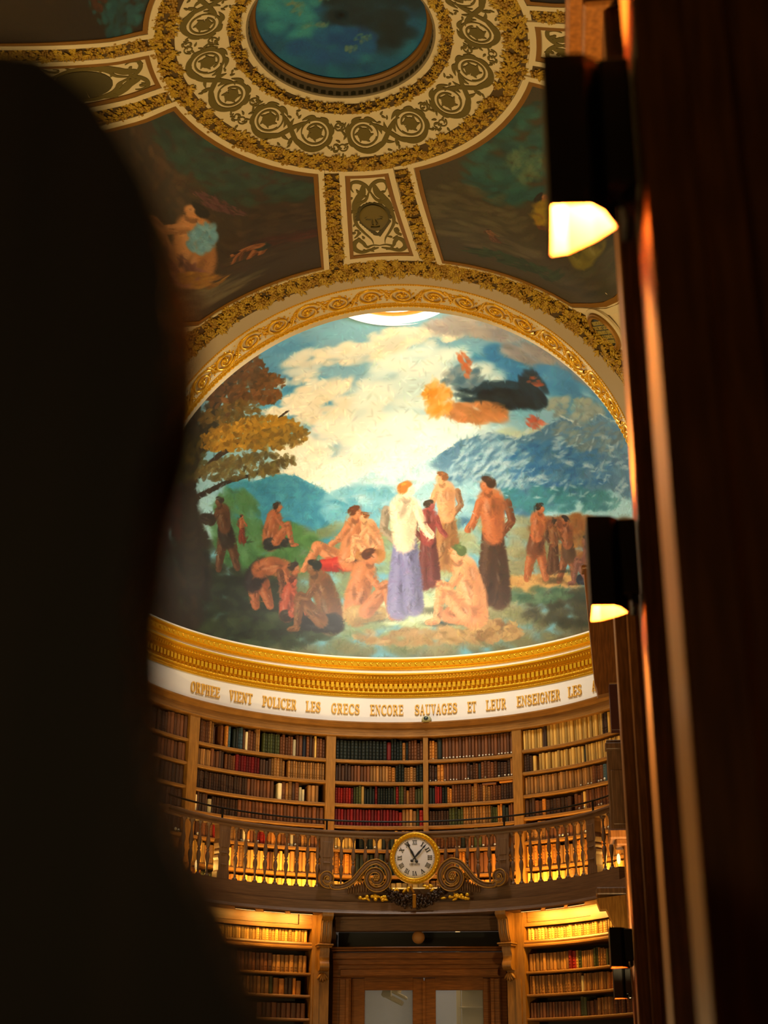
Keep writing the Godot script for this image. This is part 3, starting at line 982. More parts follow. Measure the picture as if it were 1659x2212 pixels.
func scroll_mesh(mirror: float) -> ArrayMesh:   # a gilded volute, x along the band, y across it, z out of it
	var b := MB.new()
	var pts := PackedVector3Array()
	for i in 46:
		var f := i / 45.0
		var a := f * TAU * 1.7 + 0.4
		var r := lerpf(0.245, 0.07, f)
		pts.append(Vector3(cos(a) * r * 0.98, sin(a) * r * mirror, 0.025 + 0.02 * f))
	b.tube(pts, 0.03, 0.016, 6, false, Vector3(0, 0, 1))
	b.ball(Vector3(0, 0, 0.03), Vector3(0.055, 0.055, 0.05), Basis.IDENTITY, 8, 6)
	for k in 6:
		var a := TAU * k / 6.0
		b.ball(Vector3(cos(a) * 0.062, sin(a) * 0.062, 0.022), Vector3(0.034, 0.02, 0.024), Basis(Vector3(0, 0, 1), a), 6, 4)
	# acanthus leaves thrown off the stem
	for k in 11:
		var a := 0.4 + TAU * k / 11.0
		var r := 0.245 - 0.006 * k
		b.ball(Vector3(cos(a) * (r + 0.02), sin(a) * (r + 0.012) * mirror, 0.018), Vector3(0.05, 0.019, 0.024), Basis(Vector3(0, 0, 1), a * mirror + 0.9), 6, 4)
	var st := PackedVector3Array()
	for i in 14:
		var f := i / 13.0
		st.append(Vector3(lerpf(0.2, 0.42, f), (0.2 * cos(f * PI)) * mirror, 0.025))
	b.tube(st, 0.03, 0.014, 6, false, Vector3(0, 0, 1))
	for k in 8:
		var p := st[2 + k]
		b.ball(p + Vector3(rng.randf_range(-0.03, 0.06), rng.randf_range(-0.05, 0.05), 0), Vector3(0.045, 0.018, 0.025), Basis(Vector3(0, 0, 1), rng.randf() * TAU), 6, 4)
	for k in 5:
		b.ball(Vector3(0.29 + rng.randf_range(-0.03, 0.04), rng.randf_range(-0.2, 0.2), 0.02), Vector3(0.018, 0.018, 0.02), Basis.IDENTITY, 6, 4)
	return b.mesh()

func arch() -> void:
	var b := MB.new()
	var o := Vector3(RX, HS, 0)
	b.revolve(V2([4.296, -0.256, 4.195, 0.825, 5.0, 0.825, 5.0, -0.256]), true, o, Vector3.UP, Vector3.RIGHT, Vector3.BACK, -90, 90, 90)
	for s in [-1.0, 1.0]:
		b.box(Vector3(RX + s * 4.75, HS * 0.5, 0.29), Vector3(1.0, HS, 1.08))
	var t := struct("trim_2", b, M.cream, "cream soffit of the great round arch framing the mural")
	# raised fillets that carry the beads
	b = MB.new()
	for z in [0.80, 0.075]:
		b.revolve(V2([soffit(z) - 0.012, z - 0.022, soffit(z) - 0.012, z + 0.022, soffit(z) + 0.05, z + 0.022, soffit(z) + 0.05, z - 0.022]), true, o, Vector3.UP, Vector3.RIGHT, Vector3.BACK, -90, 90, 90)
	b.revolve(V2([soffit(0) - 0.02, -0.045, soffit(0) - 0.03, 0.0, soffit(0) - 0.015, 0.04, soffit(0) + 0.05, 0.04, soffit(0) + 0.05, -0.045]), true, o, Vector3.UP, Vector3.RIGHT, Vector3.BACK, -90, 90, 90)
	build(t, "gilt_fillet", b, M.gold)
	var m0 := scroll_mesh(1.0)
	var m1 := scroll_mesh(-1.0)
	for k in 23:
		var a := 3.3 + 7.75 * (k - 11)
		put(t, "scroll", m0 if k % 2 == 0 else m1, M.gold, arch_xf(a, 0.43))
	var bead := MB.new()
	bead.ball(Vector3.ZERO, Vector3(0.017, 0.015, 0.014), Basis.IDENTITY, 6, 4)
	var reel := MB.new()
	reel.ball(Vector3.ZERO, Vector3(0.045, 0.022, 0.022), Basis.IDENTITY, 7, 5)
	var xs := []
	var xr := []
	for i in 300:
		var a := -90.0 + 0.6 * i
		xs.append(arch_xf(a, 0.80, 0.014))
		xs.append(arch_xf(a, 0.075, 0.014))
	for i in 138:
		xr.append(arch_xf(-90.0 + 1.3 * i, 0.0, 0.03))
	scatter(t, "bead_row", bead.mesh(), M.gold, xs)
	scatter(t, "bead_and_reel", reel.mesh(), M.gold, xr)

# ---- the domed bay: a vault on four arches that flattens into a ring ----
const ZC := 6.227
const VA := 4.8
const VB := 4.93
const VH := 4.36

func vy(x: float, z: float) -> float:
	var d := z - ZC
	var r := sqrt(x * x + d * d)
	if r < 2.288:
		return 14.836 + (2.288 - r) * 0.3587
	var u := sqrt(maxf(0.0, 1.0 - pow(x / VA, 2)))
	var v := sqrt(maxf(0.0, 1.0 - pow(d / VB, 2)))
	var y := HS + VH * pow(pow(u, 8) + pow(v, 8), 0.125)
	var w := clampf((3.2 - r) / 0.85, 0.0, 1.0)
	w = w * w * (3.0 - 2.0 * w)
	return lerpf(y, 14.836, w)

func vpt(p: Vector2, lift: float) -> Vector3:
	return Vector3(p.x, vy(p.x, p.y) - lift, p.y)

# a raised strip lying on the vault along a path of (x, z) points
func strip(b: MB, pts: Array, hw: float, lift: float, closed := false, taper := false) -> void:
	var m := pts.size()
	var L := []
	var R := []
	for i in m:
		var a: Vector2 = pts[(i - 1 + m) % m] if closed else pts[maxi(i - 1, 0)]
		var c: Vector2 = pts[(i + 1) % m] if closed else pts[mini(i + 1, m - 1)]
		var here: Vector2 = pts[i]
		var d1 := (here - a).normalized() if here.distance_to(a) > 1e-6 else (c - here).normalized()
		var d2 := (c - here).normalized() if here.distance_to(c) > 1e-6 else d1
		var d := (d1 + d2).normalized()
		var k := 1.0 / maxf(0.5, d.dot(d1))
		var w := hw * k
		if taper:
			w = hw * (0.12 + sin(PI * pow(float(i) / (m - 1), 0.7)))
		var nrm := Vector2(-d.y, d.x) * w
		L.append(here + nrm)
		R.append(here - nrm)
	var last := m if closed else m - 1
	for i in last:
		var j := (i + 1) % m
		var a := vpt(L[i], lift)
		var c := vpt(L[j], lift)
		var e := vpt(R[j], lift)
		var f := vpt(R[i], lift)
		b.quad(a, c, e, f, Vector3.DOWN)
		var sd: Vector3 = (a - f).normalized()
		b.quad(a, c, vpt(L[j], -0.01), vpt(L[i], -0.01), sd)
		b.quad(f, e, vpt(R[j], -0.01), vpt(R[i], -0.01), -sd)

func subdiv(pts: Array, n: int, closed: bool) -> Array:
	var o := []
	var m := pts.size()
	for i in (m if closed else m - 1):
		for k in n:
			o.append((pts[i] as Vector2).lerp(pts[(i + 1) % m], float(k) / n))
	if not closed:
		o.append(pts[m - 1])
	return o

func circle2(r: float, n: int) -> Array:
	var o := []
	for i in n:
		var a := TAU * i / n
		o.append(Vector2(r * sin(a), ZC - r * cos(a)))
	return o

func axis_pt(k: int, rho: float, w: float) -> Vector2:
	var a := k * PI / 2.0
	return Vector2(sin(a), -cos(a)) * rho + Vector2(cos(a), sin(a)) * w + Vector2(0.03, ZC)

var leafm: ArrayMesh
var berrym: ArrayMesh

func garland_meshes() -> void:
	if leafm == null:
		var b := MB.new()
		for e in [[0.0, 0.075], [0.75, 0.06], [-0.75, 0.06]]:
			b.ball(Vector3(e[1] * 0.6 * cos(e[0]), 0.0, e[1] * 0.6 * sin(e[0])), Vector3(e[1], 0.012, 0.021), Basis(Vector3.UP, -e[0]) * Basis(Vector3(0, 0, 1), 0.12), 6, 4)
		leafm = b.mesh()
		b = MB.new()
		for k in 4:
			b.ball(Vector3([0.0, 0.042, -0.02, 0.012][k], 0.0, [0.0, 0.012, 0.04, -0.042][k]), Vector3(0.026, 0.022, 0.026), Basis.IDENTITY, 6, 4)
		berrym = b.mesh()

func garland(parent: Node, path: Array, hw: float, per_m: float, s := 1.0) -> void:
	garland_meshes()
	var xl := []
	var xb := []
	for i in path.size() - 1:
		var a: Vector2 = path[i]
		var c: Vector2 = path[i + 1]
		var d := (c - a)
		var ang := -d.angle()
		var n := d.length() * per_m
		var k := rng.randf()
		while k < n:
			var f := rng.randf()
			var off := rng.randf_range(-1.0, 1.0)
			var q := a + d * f + Vector2(-d.y, d.x).normalized() * off * hw * 0.88
			var p := vpt(q, 0.014 + 0.03 * (1.0 - off * off) * rng.randf())
			var bs := Basis(Vector3.UP, ang - off * 1.0 + rng.randf_range(-0.5, 0.5)) * Basis(Vector3.RIGHT, rng.randf_range(-0.35, 0.35))
			var sc := s * rng.randf_range(0.75, 1.3)
			if rng.randf() < 0.62:
				xl.append(Transform3D(bs.scaled(Vector3(sc, sc, sc)), p))
			else:
				xb.append(Transform3D(bs.scaled(Vector3(sc, sc, sc)), p))
			k += 1.0
	scatter(parent, "garland_leaves", leafm, M.gold_paint, xl)
	scatter(parent, "garland_fruit", berrym, M.gold_fruit, xb)

func spiral2(c: Vector2, X: Vector2, Y: Vector2, r0: float, r1: float, a0: float, turns: float, n: int) -> Array:
	var o := []
	for i in n + 1:
		var f := float(i) / n
		var a := a0 + f * TAU * turns
		o.append(c + X * cos(a) * lerpf(r0, r1, f) + Y * sin(a) * lerpf(r0, r1, f))
	return o

func leaf2(b: MB, c: Vector2, dir: Vector2, ln: float, w: float, curl := 0.5) -> void:
	var o := []
	var side := Vector2(-dir.y, dir.x)
	for i in 8:
		var f := i / 7.0
		o.append(c + dir * ln * f + side * curl * ln * f * f)
	strip(b, o, w, 0.014, false, true)

func vault() -> void:
	# plain plaster shell
	var b := MB.new()
	var fn := func(u: float, w: float) -> Vector3:
		# from the ring (w = 0) out to the square edge (w = 1)
		var a := TAU * u
		var d := Vector2(sin(a), -cos(a))
		var edge := minf(VA / maxf(absf(d.x), 1e-4), VB / maxf(absf(d.y), 1e-4)) * 0.9995
		var r := lerpf(2.29, edge, w)
		return Vector3(d.x * r, vy(d.x * r, ZC + d.y * r), ZC + d.y * r)
	b.grid(fn, 240, 30, Vector3.DOWN)
	var shellv := struct("ceiling_vault", b, M.cream, "cream plaster vault of the domed bay around the ring")
	# strip between the arch and the vault: grey-cream band and painted garland
	b = MB.new()
	var edge_pt := func(a: float, f: float) -> Vector3:
		var rr := lerpf(4.195, VH, f)
		return Vector3(RX * (1.0 - f) + sin(a) * lerpf(4.195, VA, f), HS + cos(a) * rr, lerpf(0.825, 1.297, f))
	b.grid(func(u: float, w: float) -> Vector3: return edge_pt.call(lerpf(-PI / 2, PI / 2, u), w * 0.40), 90, 3, Vector3.DOWN)
	build(shellv, "arch_band", b, M.cream_dark)
	b = MB.new()
	b.grid(func(u: float, w: float) -> Vector3: return edge_pt.call(lerpf(-PI / 2, PI / 2, u), 0.40 + w * 0.60), 90, 3, Vector3.DOWN)
	build(shellv, "garland_ground", b, M.umber)
	garland_meshes()
	var xl := []
	var xb := []
	for i in 1500:
		var a := rng.randf_range(-1.5, 1.5)
		var f := rng.randf_range(0.43, 0.98)
		var p: Vector3 = edge_pt.call(a, f)
		var inn := Vector3(-sin(a), -cos(a), 0.6).normalized()
		p += inn * rng.randf_range(0.01, 0.05) * (1.0 - absf(f - 0.7) * 2.0)
		var bs := Basis(inn.cross(Vector3.BACK).normalized(), inn, inn.cross(inn.cross(Vector3.BACK)).normalized()) * Basis(Vector3.UP, rng.randf() * TAU)
		var sc := rng.randf_range(0.6, 1.25)
		if rng.randf() < 0.6: xl.append(Transform3D(bs.scaled(Vector3(sc, sc, sc)), p))
		else: xb.append(Transform3D(bs.scaled(Vector3(sc, sc, sc)), p))
	scatter(shellv, "garland_leaves", leafm, M.gold_paint, xl)
	scatter(shellv, "garland_fruit", berrym, M.gold_fruit, xb)
	ring()
	for k in [0, 1, 3]:
		panel(k)
	pendentives()
	for s in [-1.0, 1.0]:
		side_arch(s)

func ring() -> void:
	var t := thing("ceiling_frieze", "wide cream ring of olive scrollwork between gold garlands around the painted oculus", "frieze")
	var o := Vector3(0, 0, ZC)
	var b := MB.new()
	b.revolve(V2([2.30, 14.832, 1.323, 15.183, 1.323, 15.30, 2.30, 15.30]), true, o, Vector3.FORWARD, Vector3.RIGHT, Vector3.UP, 0, 360, 120)
	build(t, "ground", b, M.cream)
	for e in [[2.45, 0.155], [1.495, 0.075]]:
		b = MB.new()
		strip(b, circle2(e[0], 120), e[1], 0.012, true)
		build(t, "garland_ground", b, M.umber)
		var c := circle2(e[0], 90)
		c.append(c[0])
		garland(t, c, e[1], 78.0 if e[0] > 2 else 62.0, 0.95 if e[0] > 2 else 0.68)
	# sixteen painted scrolls, mirrored in pairs
	var ms := []
	for mir in [1.0, -1.0]:
		b = MB.new()
		var c := Vector2(0, ZC - 1.915)
		var X := Vector2(mir, 0)
		var Y := Vector2(0, -1)
		strip(b, spiral2(c, X, Y, 0.26, 0.205, 0.9, 0.95, 40), 0.026, 0.014, false, true)
		strip(b, spiral2(c, X, Y, 0.195, 0.135, 0.3, 0.9, 34), 0.013, 0.014)
		strip(b, spiral2(c, X, Y, 0.052, 0.052, 0, 1.0, 16), 0.050, 0.016)
		for k in 6:
			var a := 1.5 + TAU * k / 7.5
			var d := X * cos(a) + Y * sin(a)
			leaf2(b, c + d * 0.25, (d * 0.25 + (Y * cos(a) - X * sin(a))).normalized(), rng.randf_range(0.13, 0.19), 0.028, -0.5 * mir)
		for k in 6:
			var a := TAU * k / 6.0 + 0.4
			leaf2(b, c + (X * cos(a) + Y * sin(a)) * 0.03, X * cos(a) + Y * sin(a), 0.105, 0.026, 0.5)
		# broad leaf lying along the outer side
		strip(b, spiral2(c, X, Y, 0.29, 0.27, 0.5, 0.3, 14), 0.045, 0.014, false, true)
		# stem to the next scroll, and a tendril with sprigs into the gap
		var st := []
		for i in 16:
			var f := i / 15.0
			st.append(c + X * lerpf(0.16, 0.58, f) + Y * (0.24 * cos(f * PI)))
		strip(b, st, 0.032, 0.014, false, true)
		leaf2(b, st[5], Vector2(X.x, -0.7).normalized(), 0.14, 0.022, 0.4)
		leaf2(b, st[8], Vector2(X.x * 0.2, 0.9).normalized(), 0.15, 0.022, -0.4)
		strip(b, spiral2(c - X * 0.36 + Y * 0.17, X, Y, 0.075, 0.03, 0.0, 1.2, 18), 0.008, 0.012)
		strip(b, spiral2(c - X * 0.34 - Y * 0.15, X, Y, 0.09, 0.04, PI, 0.9, 18), 0.009, 0.012)
		for k in 9:
			var q := c - X * rng.randf_range(0.26, 0.40) + Y * rng.randf_range(-0.28, 0.28)
			leaf2(b, q, Vector2(rng.randf_range(-1, 1), rng.randf_range(-1, 1)).normalized(), 0.075, 0.014, 0.3)
		for k in 4:
			var q := c + X * rng.randf_range(0.28, 0.40) + Y * rng.randf_range(0.18, 0.30) * (1.0 if k % 2 == 0 else -1.0)
			leaf2(b, q, Vector2(rng.randf_range(-1, 1), rng.randf_range(-1, 1)).normalized(), 0.07, 0.014, 0.2)
		ms.append(b.mesh())
	for k in 16:
		var a := deg_to_rad(2.6 + 22.5 * k)
		var bs := Basis(Vector3.UP, -a)
		put(t, "scroll", ms[k % 2], M.olive, Transform3D(bs, Vector3(0, 0, ZC) - bs * Vector3(0, 0, ZC)))
	# drum of the oculus: painted arcade under a gold rim
	b = MB.new()
	b.revolve(V2([1.323, 15.18, 1.30, 15.19, 1.285, 15.34, 1.36, 15.34, 1.36, 15.18]), true, o, Vector3.FORWARD, Vector3.RIGHT, Vector3.UP, 0, 360, 96)
	var drum := build(t, "drum", b, mat(Color(0.50, 0.44, 0.33), 0.8))
	b = MB.new()
	var arcp := V2([-0.035, 0, 0.035, 0, 0.035, 0.07, 0.02, 0.098, 0.0, 0.105, -0.02, 0.098, -0.035, 0.07])
	b.extrude(arcp, Vector3.ZERO, Vector3.RIGHT, Vector3.UP, Vector3(0, 0, 0.012))
	var am := b.mesh()
	for k in 72:
		var a := 5.0 * k
		put(drum, "arcade_niche", am, M.olive_dark, Transform3D(frame(a), P(1.303, a, 15.20) + Vector3(0, 0, ZC)))
	b = MB.new()
	b.revolve(V2([1.29, 15.33, 1.25, 15.36, 1.262, 15.385, 1.215, 15.415, 1.205, 15.44, 1.40, 15.46, 1.40, 15.33]), true, o, Vector3.FORWARD, Vector3.RIGHT, Vector3.UP, 0, 360, 96)
	build(t, "gold_rim", b, M.brown_gold)
	# painted sky of the oculus
	canvas(640, Color(0.07, 0.34, 0.52))
	scumble(500, 500, 520, 520, 260, Color(0.03, 0.30, 0.52, 0.6), Color(0.12, 0.48, 0.62, 0.5), 190, 0, 20, 60)
	scumble(690, 430, 260, 330, 110, Color(0.03, 0.12, 0.16, 0.6), Color(0.05, 0.22, 0.30, 0.5), 190, 0, 30, 40)
	scumble(240, 420, 170, 220, 60, Color(0.16, 0.56, 0.68, 0.5), Color(0.24, 0.62, 0.66, 0.4), 150, 0, 50, 40)
	scumble(430, 720, 240, 110, 70, Color(0.02, 0.28, 0.58, 0.6), Color(0.08, 0.40, 0.64, 0.5), 140, 0, 10, 40)
	for e in [[230, 320, 26, 70], [270, 420, 34, 60], [420, 330, 50, 60], [600, 690, 50, 36], [350, 560, 70, 22], [520, 760, 40, 22], [330, 120, 110, 26]]:
		scumble(e[0], e[1], e[2], e[3], 18, Color(0.52, 0.50, 0.36, 0.35), Color(0.34, 0.56, 0.56, 0.35), 60, 1, -50, 40)
	repaint(5000, 26.0)
	var m := canvas_mat(0.7)
	var k := thing("oculus_mural", "round painted dark blue cloudy sky at the centre of the dome ring", "mural", Vector3(0, 0, ZC))
	b = MB.new()
	b.grid(func(u: float, w: float) -> Vector3: return Vector3(sin(TAU * u) * w * 1.27, 15.45 + 0.10 * (1.0 - w * w), -cos(TAU * u) * w * 1.27), 48, 10, Vector3.DOWN,
		func(u: float, w: float) -> Vector2: return Vector2(0.5 + sin(TAU * u) * w * 0.5, 0.5 - cos(TAU * u) * w * 0.5 * -1.0))
	build(k, "painted_surface", b, m)

func panel_path(k: int, inset: float) -> Array:
	var o := []
	for i in 9:
		var w := lerpf(-0.43 + inset, 0.43 - inset, i / 8.0)
		var r := 2.60 + inset
		o.append(axis_pt(k, sqrt(r * r - w * w), w))
	for i in 13:
		o.append(axis_pt(k, lerpf(2.60 + inset, 4.83 - inset, (i + 0.5) / 13.0), lerpf(0.43, 0.64, (i + 0.5) / 13.0) - inset))
	for i in 9:
		o.append(axis_pt(k, 4.83 - inset, lerpf(0.64 - inset, -0.64 + inset, i / 8.0)))
	for i in 13:
		o.append(axis_pt(k, lerpf(4.83 - inset, 2.60 + inset, (i + 0.5) / 13.0), -lerpf(0.64, 0.43, (i + 0.5) / 13.0) + inset))
	return o

func panel(k: int) -> void:
	var where: String = {0: "cream ceiling panel with a painted olive face, centred above the great arch", 1: "cream ceiling panel with a dark oval beside the hanging black lamp", 3: "cream ceiling panel with a dark oval and scrolls, fading behind the dark foreground shape"}[k]
	var t := thing("ceiling_panel", where, "panel")
	var b := MB.new()
	strip(b, panel_path(k, 0.045), 0.045, 0.03, true)
	build(t, "cream_frame", b, M.cream)
	b = MB.new()
	strip(b, panel_path(k, 0.125), 0.034, 0.022, true)
	build(t, "gilt_frame", b, M.brown_gold)
	# olive ornament on the field
	var f := func(w: float, y: float) -> Vector2:   # w across -1..1, y 0 at the arch .. 1 at the ring
		return axis_pt(k, lerpf(4.60, 2.82, y), w * lerpf(0.46, 0.28, y))
	var curve := func(a: Array, hw: float, mb: MB, tp := true) -> void:
		for sgn in [-1.0, 1.0]:
			var p := []
			for i in range(0, a.size(), 2):
				p.append(f.call(a[i] * sgn, a[i + 1]))
			var sm := []
			for i in p.size() - 1:
				var p0: Vector2 = p[maxi(i - 1, 0)]
				var p3: Vector2 = p[mini(i + 2, p.size() - 1)]
				for q in 6:
					sm.append((p[i] as Vector2).cubic_interpolate(p[i + 1], p0, p3, q / 6.0))
			sm.append(p[p.size() - 1])
			strip(mb, sm, hw, 0.012, false, tp)
	b = MB.new()
	curve.call([0.0, 0.86, 0.10, 0.93, 0.5, 0.985, 0.9, 0.985, 0.98, 0.93, 0.85, 0.88], 0.028, b)
	curve.call([0.02, 0.88, 0.25, 0.78, 0.55, 0.74, 0.75, 0.68, 0.86, 0.56, 0.80, 0.44, 0.55, 0.32, 0.28, 0.20, 0.22, 0.12], 0.030, b)
	curve.call([0.30, 0.95, 0.40, 0.86, 0.62, 0.80, 0.86, 0.72, 0.92, 0.62], 0.055, b)
	curve.call([0.05, 0.055, 0.35, 0.03, 0.7, 0.0, 0.95, 0.06, 0.98, 0.14, 0.80, 0.20, 0.62, 0.15, 0.50, 0.08, 0.25, 0.10, 0.0, 0.09], 0.040, b)
	curve.call([0.95, 0.24, 0.80, 0.28, 0.76, 0.34, 0.88, 0.36, 0.92, 0.32], 0.018, b)
	curve.call([0.97, 0.42, 0.86, 0.46, 0.92, 0.50], 0.014, b)
	for i in 26:
		var w := rng.randf_range(0.25, 0.95)
		var y := rng.randf_range(0.02, 0.98)
		if absf(y - 0.5) < 0.24 and w < 0.72:
			continue
		for sgn in [-1.0, 1.0]:
			leaf2(b, f.call(w * sgn, y), Vector2.from_angle(rng.randf() * TAU), 0.085, 0.02, 0.3)
	build(t, "olive_scrolls", b, M.olive)
	if k == 0:
		# low relief face
		b = MB.new()
		var c: Vector2 = f.call(0.0, 0.52)
		var base := vpt(c, 0.0)
		var face := func(u: float, w: float) -> Vector3:
			var a := TAU * u
			var rr := w
			var x := cos(a) * rr
			var y := sin(a) * rr
			var hx := x * 0.24 * (1.0 if y > -0.1 else 1.0 + (y + 0.1) * 0.35)
			var dz := 0.05 * sqrt(maxf(0.0, 1.0 - rr * rr))
			dz += 0.028 * exp(-(x * x * 60 + pow(y + 0.08, 2) * 12))
			for e in [-0.36, 0.36]:
				dz -= 0.022 * exp(-(pow(x - e, 2) * 34 + pow(y - 0.06, 2) * 120))
				dz += 0.012 * exp(-(pow(x - e, 2) * 26 + pow(y - 0.22, 2) * 160))
			dz += 0.012 * exp(-(x * x * 20 + pow(y + 0.50, 2) * 260)) + 0.012 * exp(-(x * x * 24 + pow(y + 0.60, 2) * 260))
			return base + Vector3(hx, -dz - 0.01, y * 0.36)
		b.grid(face, 48, 26, Vector3.DOWN)
		build(t, "face_relief", b, mat(Color(0.42, 0.35, 0.13), 0.7))
		b = MB.new()
		for sgn in [-1.0, 1.0]:
			var br := []
			var ey := []
			for i in 9:
				var q := i / 8.0
				br.append(c + Vector2(sgn * lerpf(0.03, 0.15, q), 0.075 + 0.03 * sin(q * PI)))
				ey.append(c + Vector2(sgn * lerpf(0.045, 0.135, q), 0.03 + 0.008 * sin(q * PI)))
			strip(b, br, 0.013, 0.062, false, true)
			strip(b, ey, 0.018, 0.058, false, true)
			strip(b, [c + Vector2(sgn * 0.02, 0.06), c + Vector2(sgn * 0.032, -0.02), c + Vector2(sgn * 0.045, -0.07), c + Vector2(sgn * 0.02, -0.085)], 0.008, 0.085, false, true)
		var mo := []
		for i in 9:
			mo.append(c + Vector2(lerpf(-0.075, 0.075, i / 8.0), -0.155 - 0.012 * sin(i / 8.0 * PI)))
		strip(b, mo, 0.012, 0.074, false, true)
		build(t, "face_lines", b, M.olive_dark)
		b = MB.new()
		for i in 60:
			var a := PI * i / 59.0
			var q := Vector2(cos(a) * 0.225, sin(a) * 0.30) * rng.randf_range(0.9, 1.1)
			leaf2(b, c + q, Vector2(cos(a), sin(a)), 0.07, 0.03, 0.5)
		for sgn in [-1.0, 1.0]:
			for i in 7:
				leaf2(b, c + Vector2(sgn * (0.24 - 0.03 * i), -0.05 - 0.055 * i), Vector2(-sgn * 0.5, -1).normalized(), 0.12, 0.035, 0.3)
		build(t, "hair", b, M.olive_dark)
	else:
		b = MB.new()
		var el := []
		for i in 33:
			var a := TAU * i / 32.0
			el.append(f.call(cos(a) * 0.33, 0.50 + sin(a) * 0.15))
		strip(b, el, 0.15, 0.016)
		build(t, "dark_oval", b, M.olive_dark)
	# garlands down both sides
	for sgn in [-1.0, 1.0]:
		var p := []
		for i in 20:
			var q := i / 19.0
			p.append(axis_pt(k, lerpf(2.62, 4.86, q), sgn * lerpf(0.565, 0.80, q)))
		b = MB.new()
		strip(b, p, 0.125, 0.012)
		build(t, "garland_ground", b, M.umber)
		garland(t, p, 0.12, 64.0, 0.9)

func pendentives() -> void:
	var info := {
		0: [-1.0, -1.0, "dark painted spandrel scene with a blue and mauve draped shape, beside the dark foreground shape"],
		1: [1.0, -1.0, "dark painted spandrel scene with yellow and red draped shapes, behind the upper black lamp"],
		2: [-1.0, 1.0, "dark painted spandrel scene with a teal sky and pale drapery, in the upper left corner"],
		3: [1.0, 1.0, "nearly black painted spandrel scene above the ceiling panel beside the black lamp"]}
	for q in 4:
		var sx: float = info[q][0]
		var sz: float = info[q][1]
		var to := func(X: float, Z: float) -> Vector2: return Vector2(sx * X + 0.03, ZC + sz * Z)
		var outer := [Vector2(1.02, 4.86), Vector2(2.1, 4.86), Vector2(3.15, 4.86), Vector2(3.82, 4.0), Vector2(4.5, 3.15), Vector2(4.70, 2.9), Vector2(4.72, 2.1), Vector2(4.72, 1.06)]
		if sz > 0: outer = [Vector2(1.02, 4.86), Vector2(3.15, 4.86), Vector2(4.5, 3.15), Vector2(4.72, 2.9), Vector2(4.72, 1.06)]
		var op := func(t: float) -> Vector2:
			var f := t * (outer.size() - 1)
			var i := mini(int(f), outer.size() - 2)
			return (outer[i] as Vector2).lerp(outer[i + 1], f - i)
		var loc := func(t: float, w: float, inset: float) -> Vector2:
			var a0 := atan2(0.80, 2.60) + 0.35 * inset
			var a := lerpf(a0, PI / 2 - a0, t)
			var I := Vector2(sin(a), cos(a)) * (2.72 + inset)
			var O: Vector2 = op.call(t)
			O = O + (Vector2(2.2, 2.4) - O).normalized() * inset * 1.2
			return I.lerp(O, w)
		canvas(768, [Color(0.20, 0.16, 0.11), Color(0.24, 0.21, 0.14), Color(0.12, 0.08, 0.05), Color(0.05, 0.05, 0.05)][q])
		paint_spandrel(q)
		var m := canvas_mat(0.6)
		var t := thing("spandrel_mural", info[q][2], "mural")
		var b := MB.new()
		b.grid(func(u: float, w: float) -> Vector3: return vpt(callv2(to, loc.call(u, w, 0.0)), 0.008), 40, 26, Vector3.DOWN,
			func(u: float, w: float) -> Vector2: return Vector2(u if sx * sz < 0 else 1.0 - u, w))
		build(t, "painted_surface", b, m)
		for e in [[-0.085, 0.045, 0.03, M.cream, "cream_frame"], [0.0, 0.034, 0.022, M.brown_gold, "gilt_frame"]]:
			var path := []
			for i in 15: path.append(callv2(to, loc.call(i / 14.0, 0.0, e[0])))
			for i in range(1, 14): path.append(callv2(to, loc.call(1.0, i / 14.0, e[0])))
			for i in 29: path.append(callv2(to, loc.call(1.0 - i / 28.0, 1.0, e[0])))
			for i in range(1, 14): path.append(callv2(to, loc.call(0.0, 1.0 - i / 14.0, e[0])))
			b = MB.new()
			strip(b, path, e[1], e[2], true)
			build(t, e[4], b, e[3])
	medallion()

func callv2(f: Callable, p: Vector2) -> Vector2:
	return f.call(p.x, p.y)

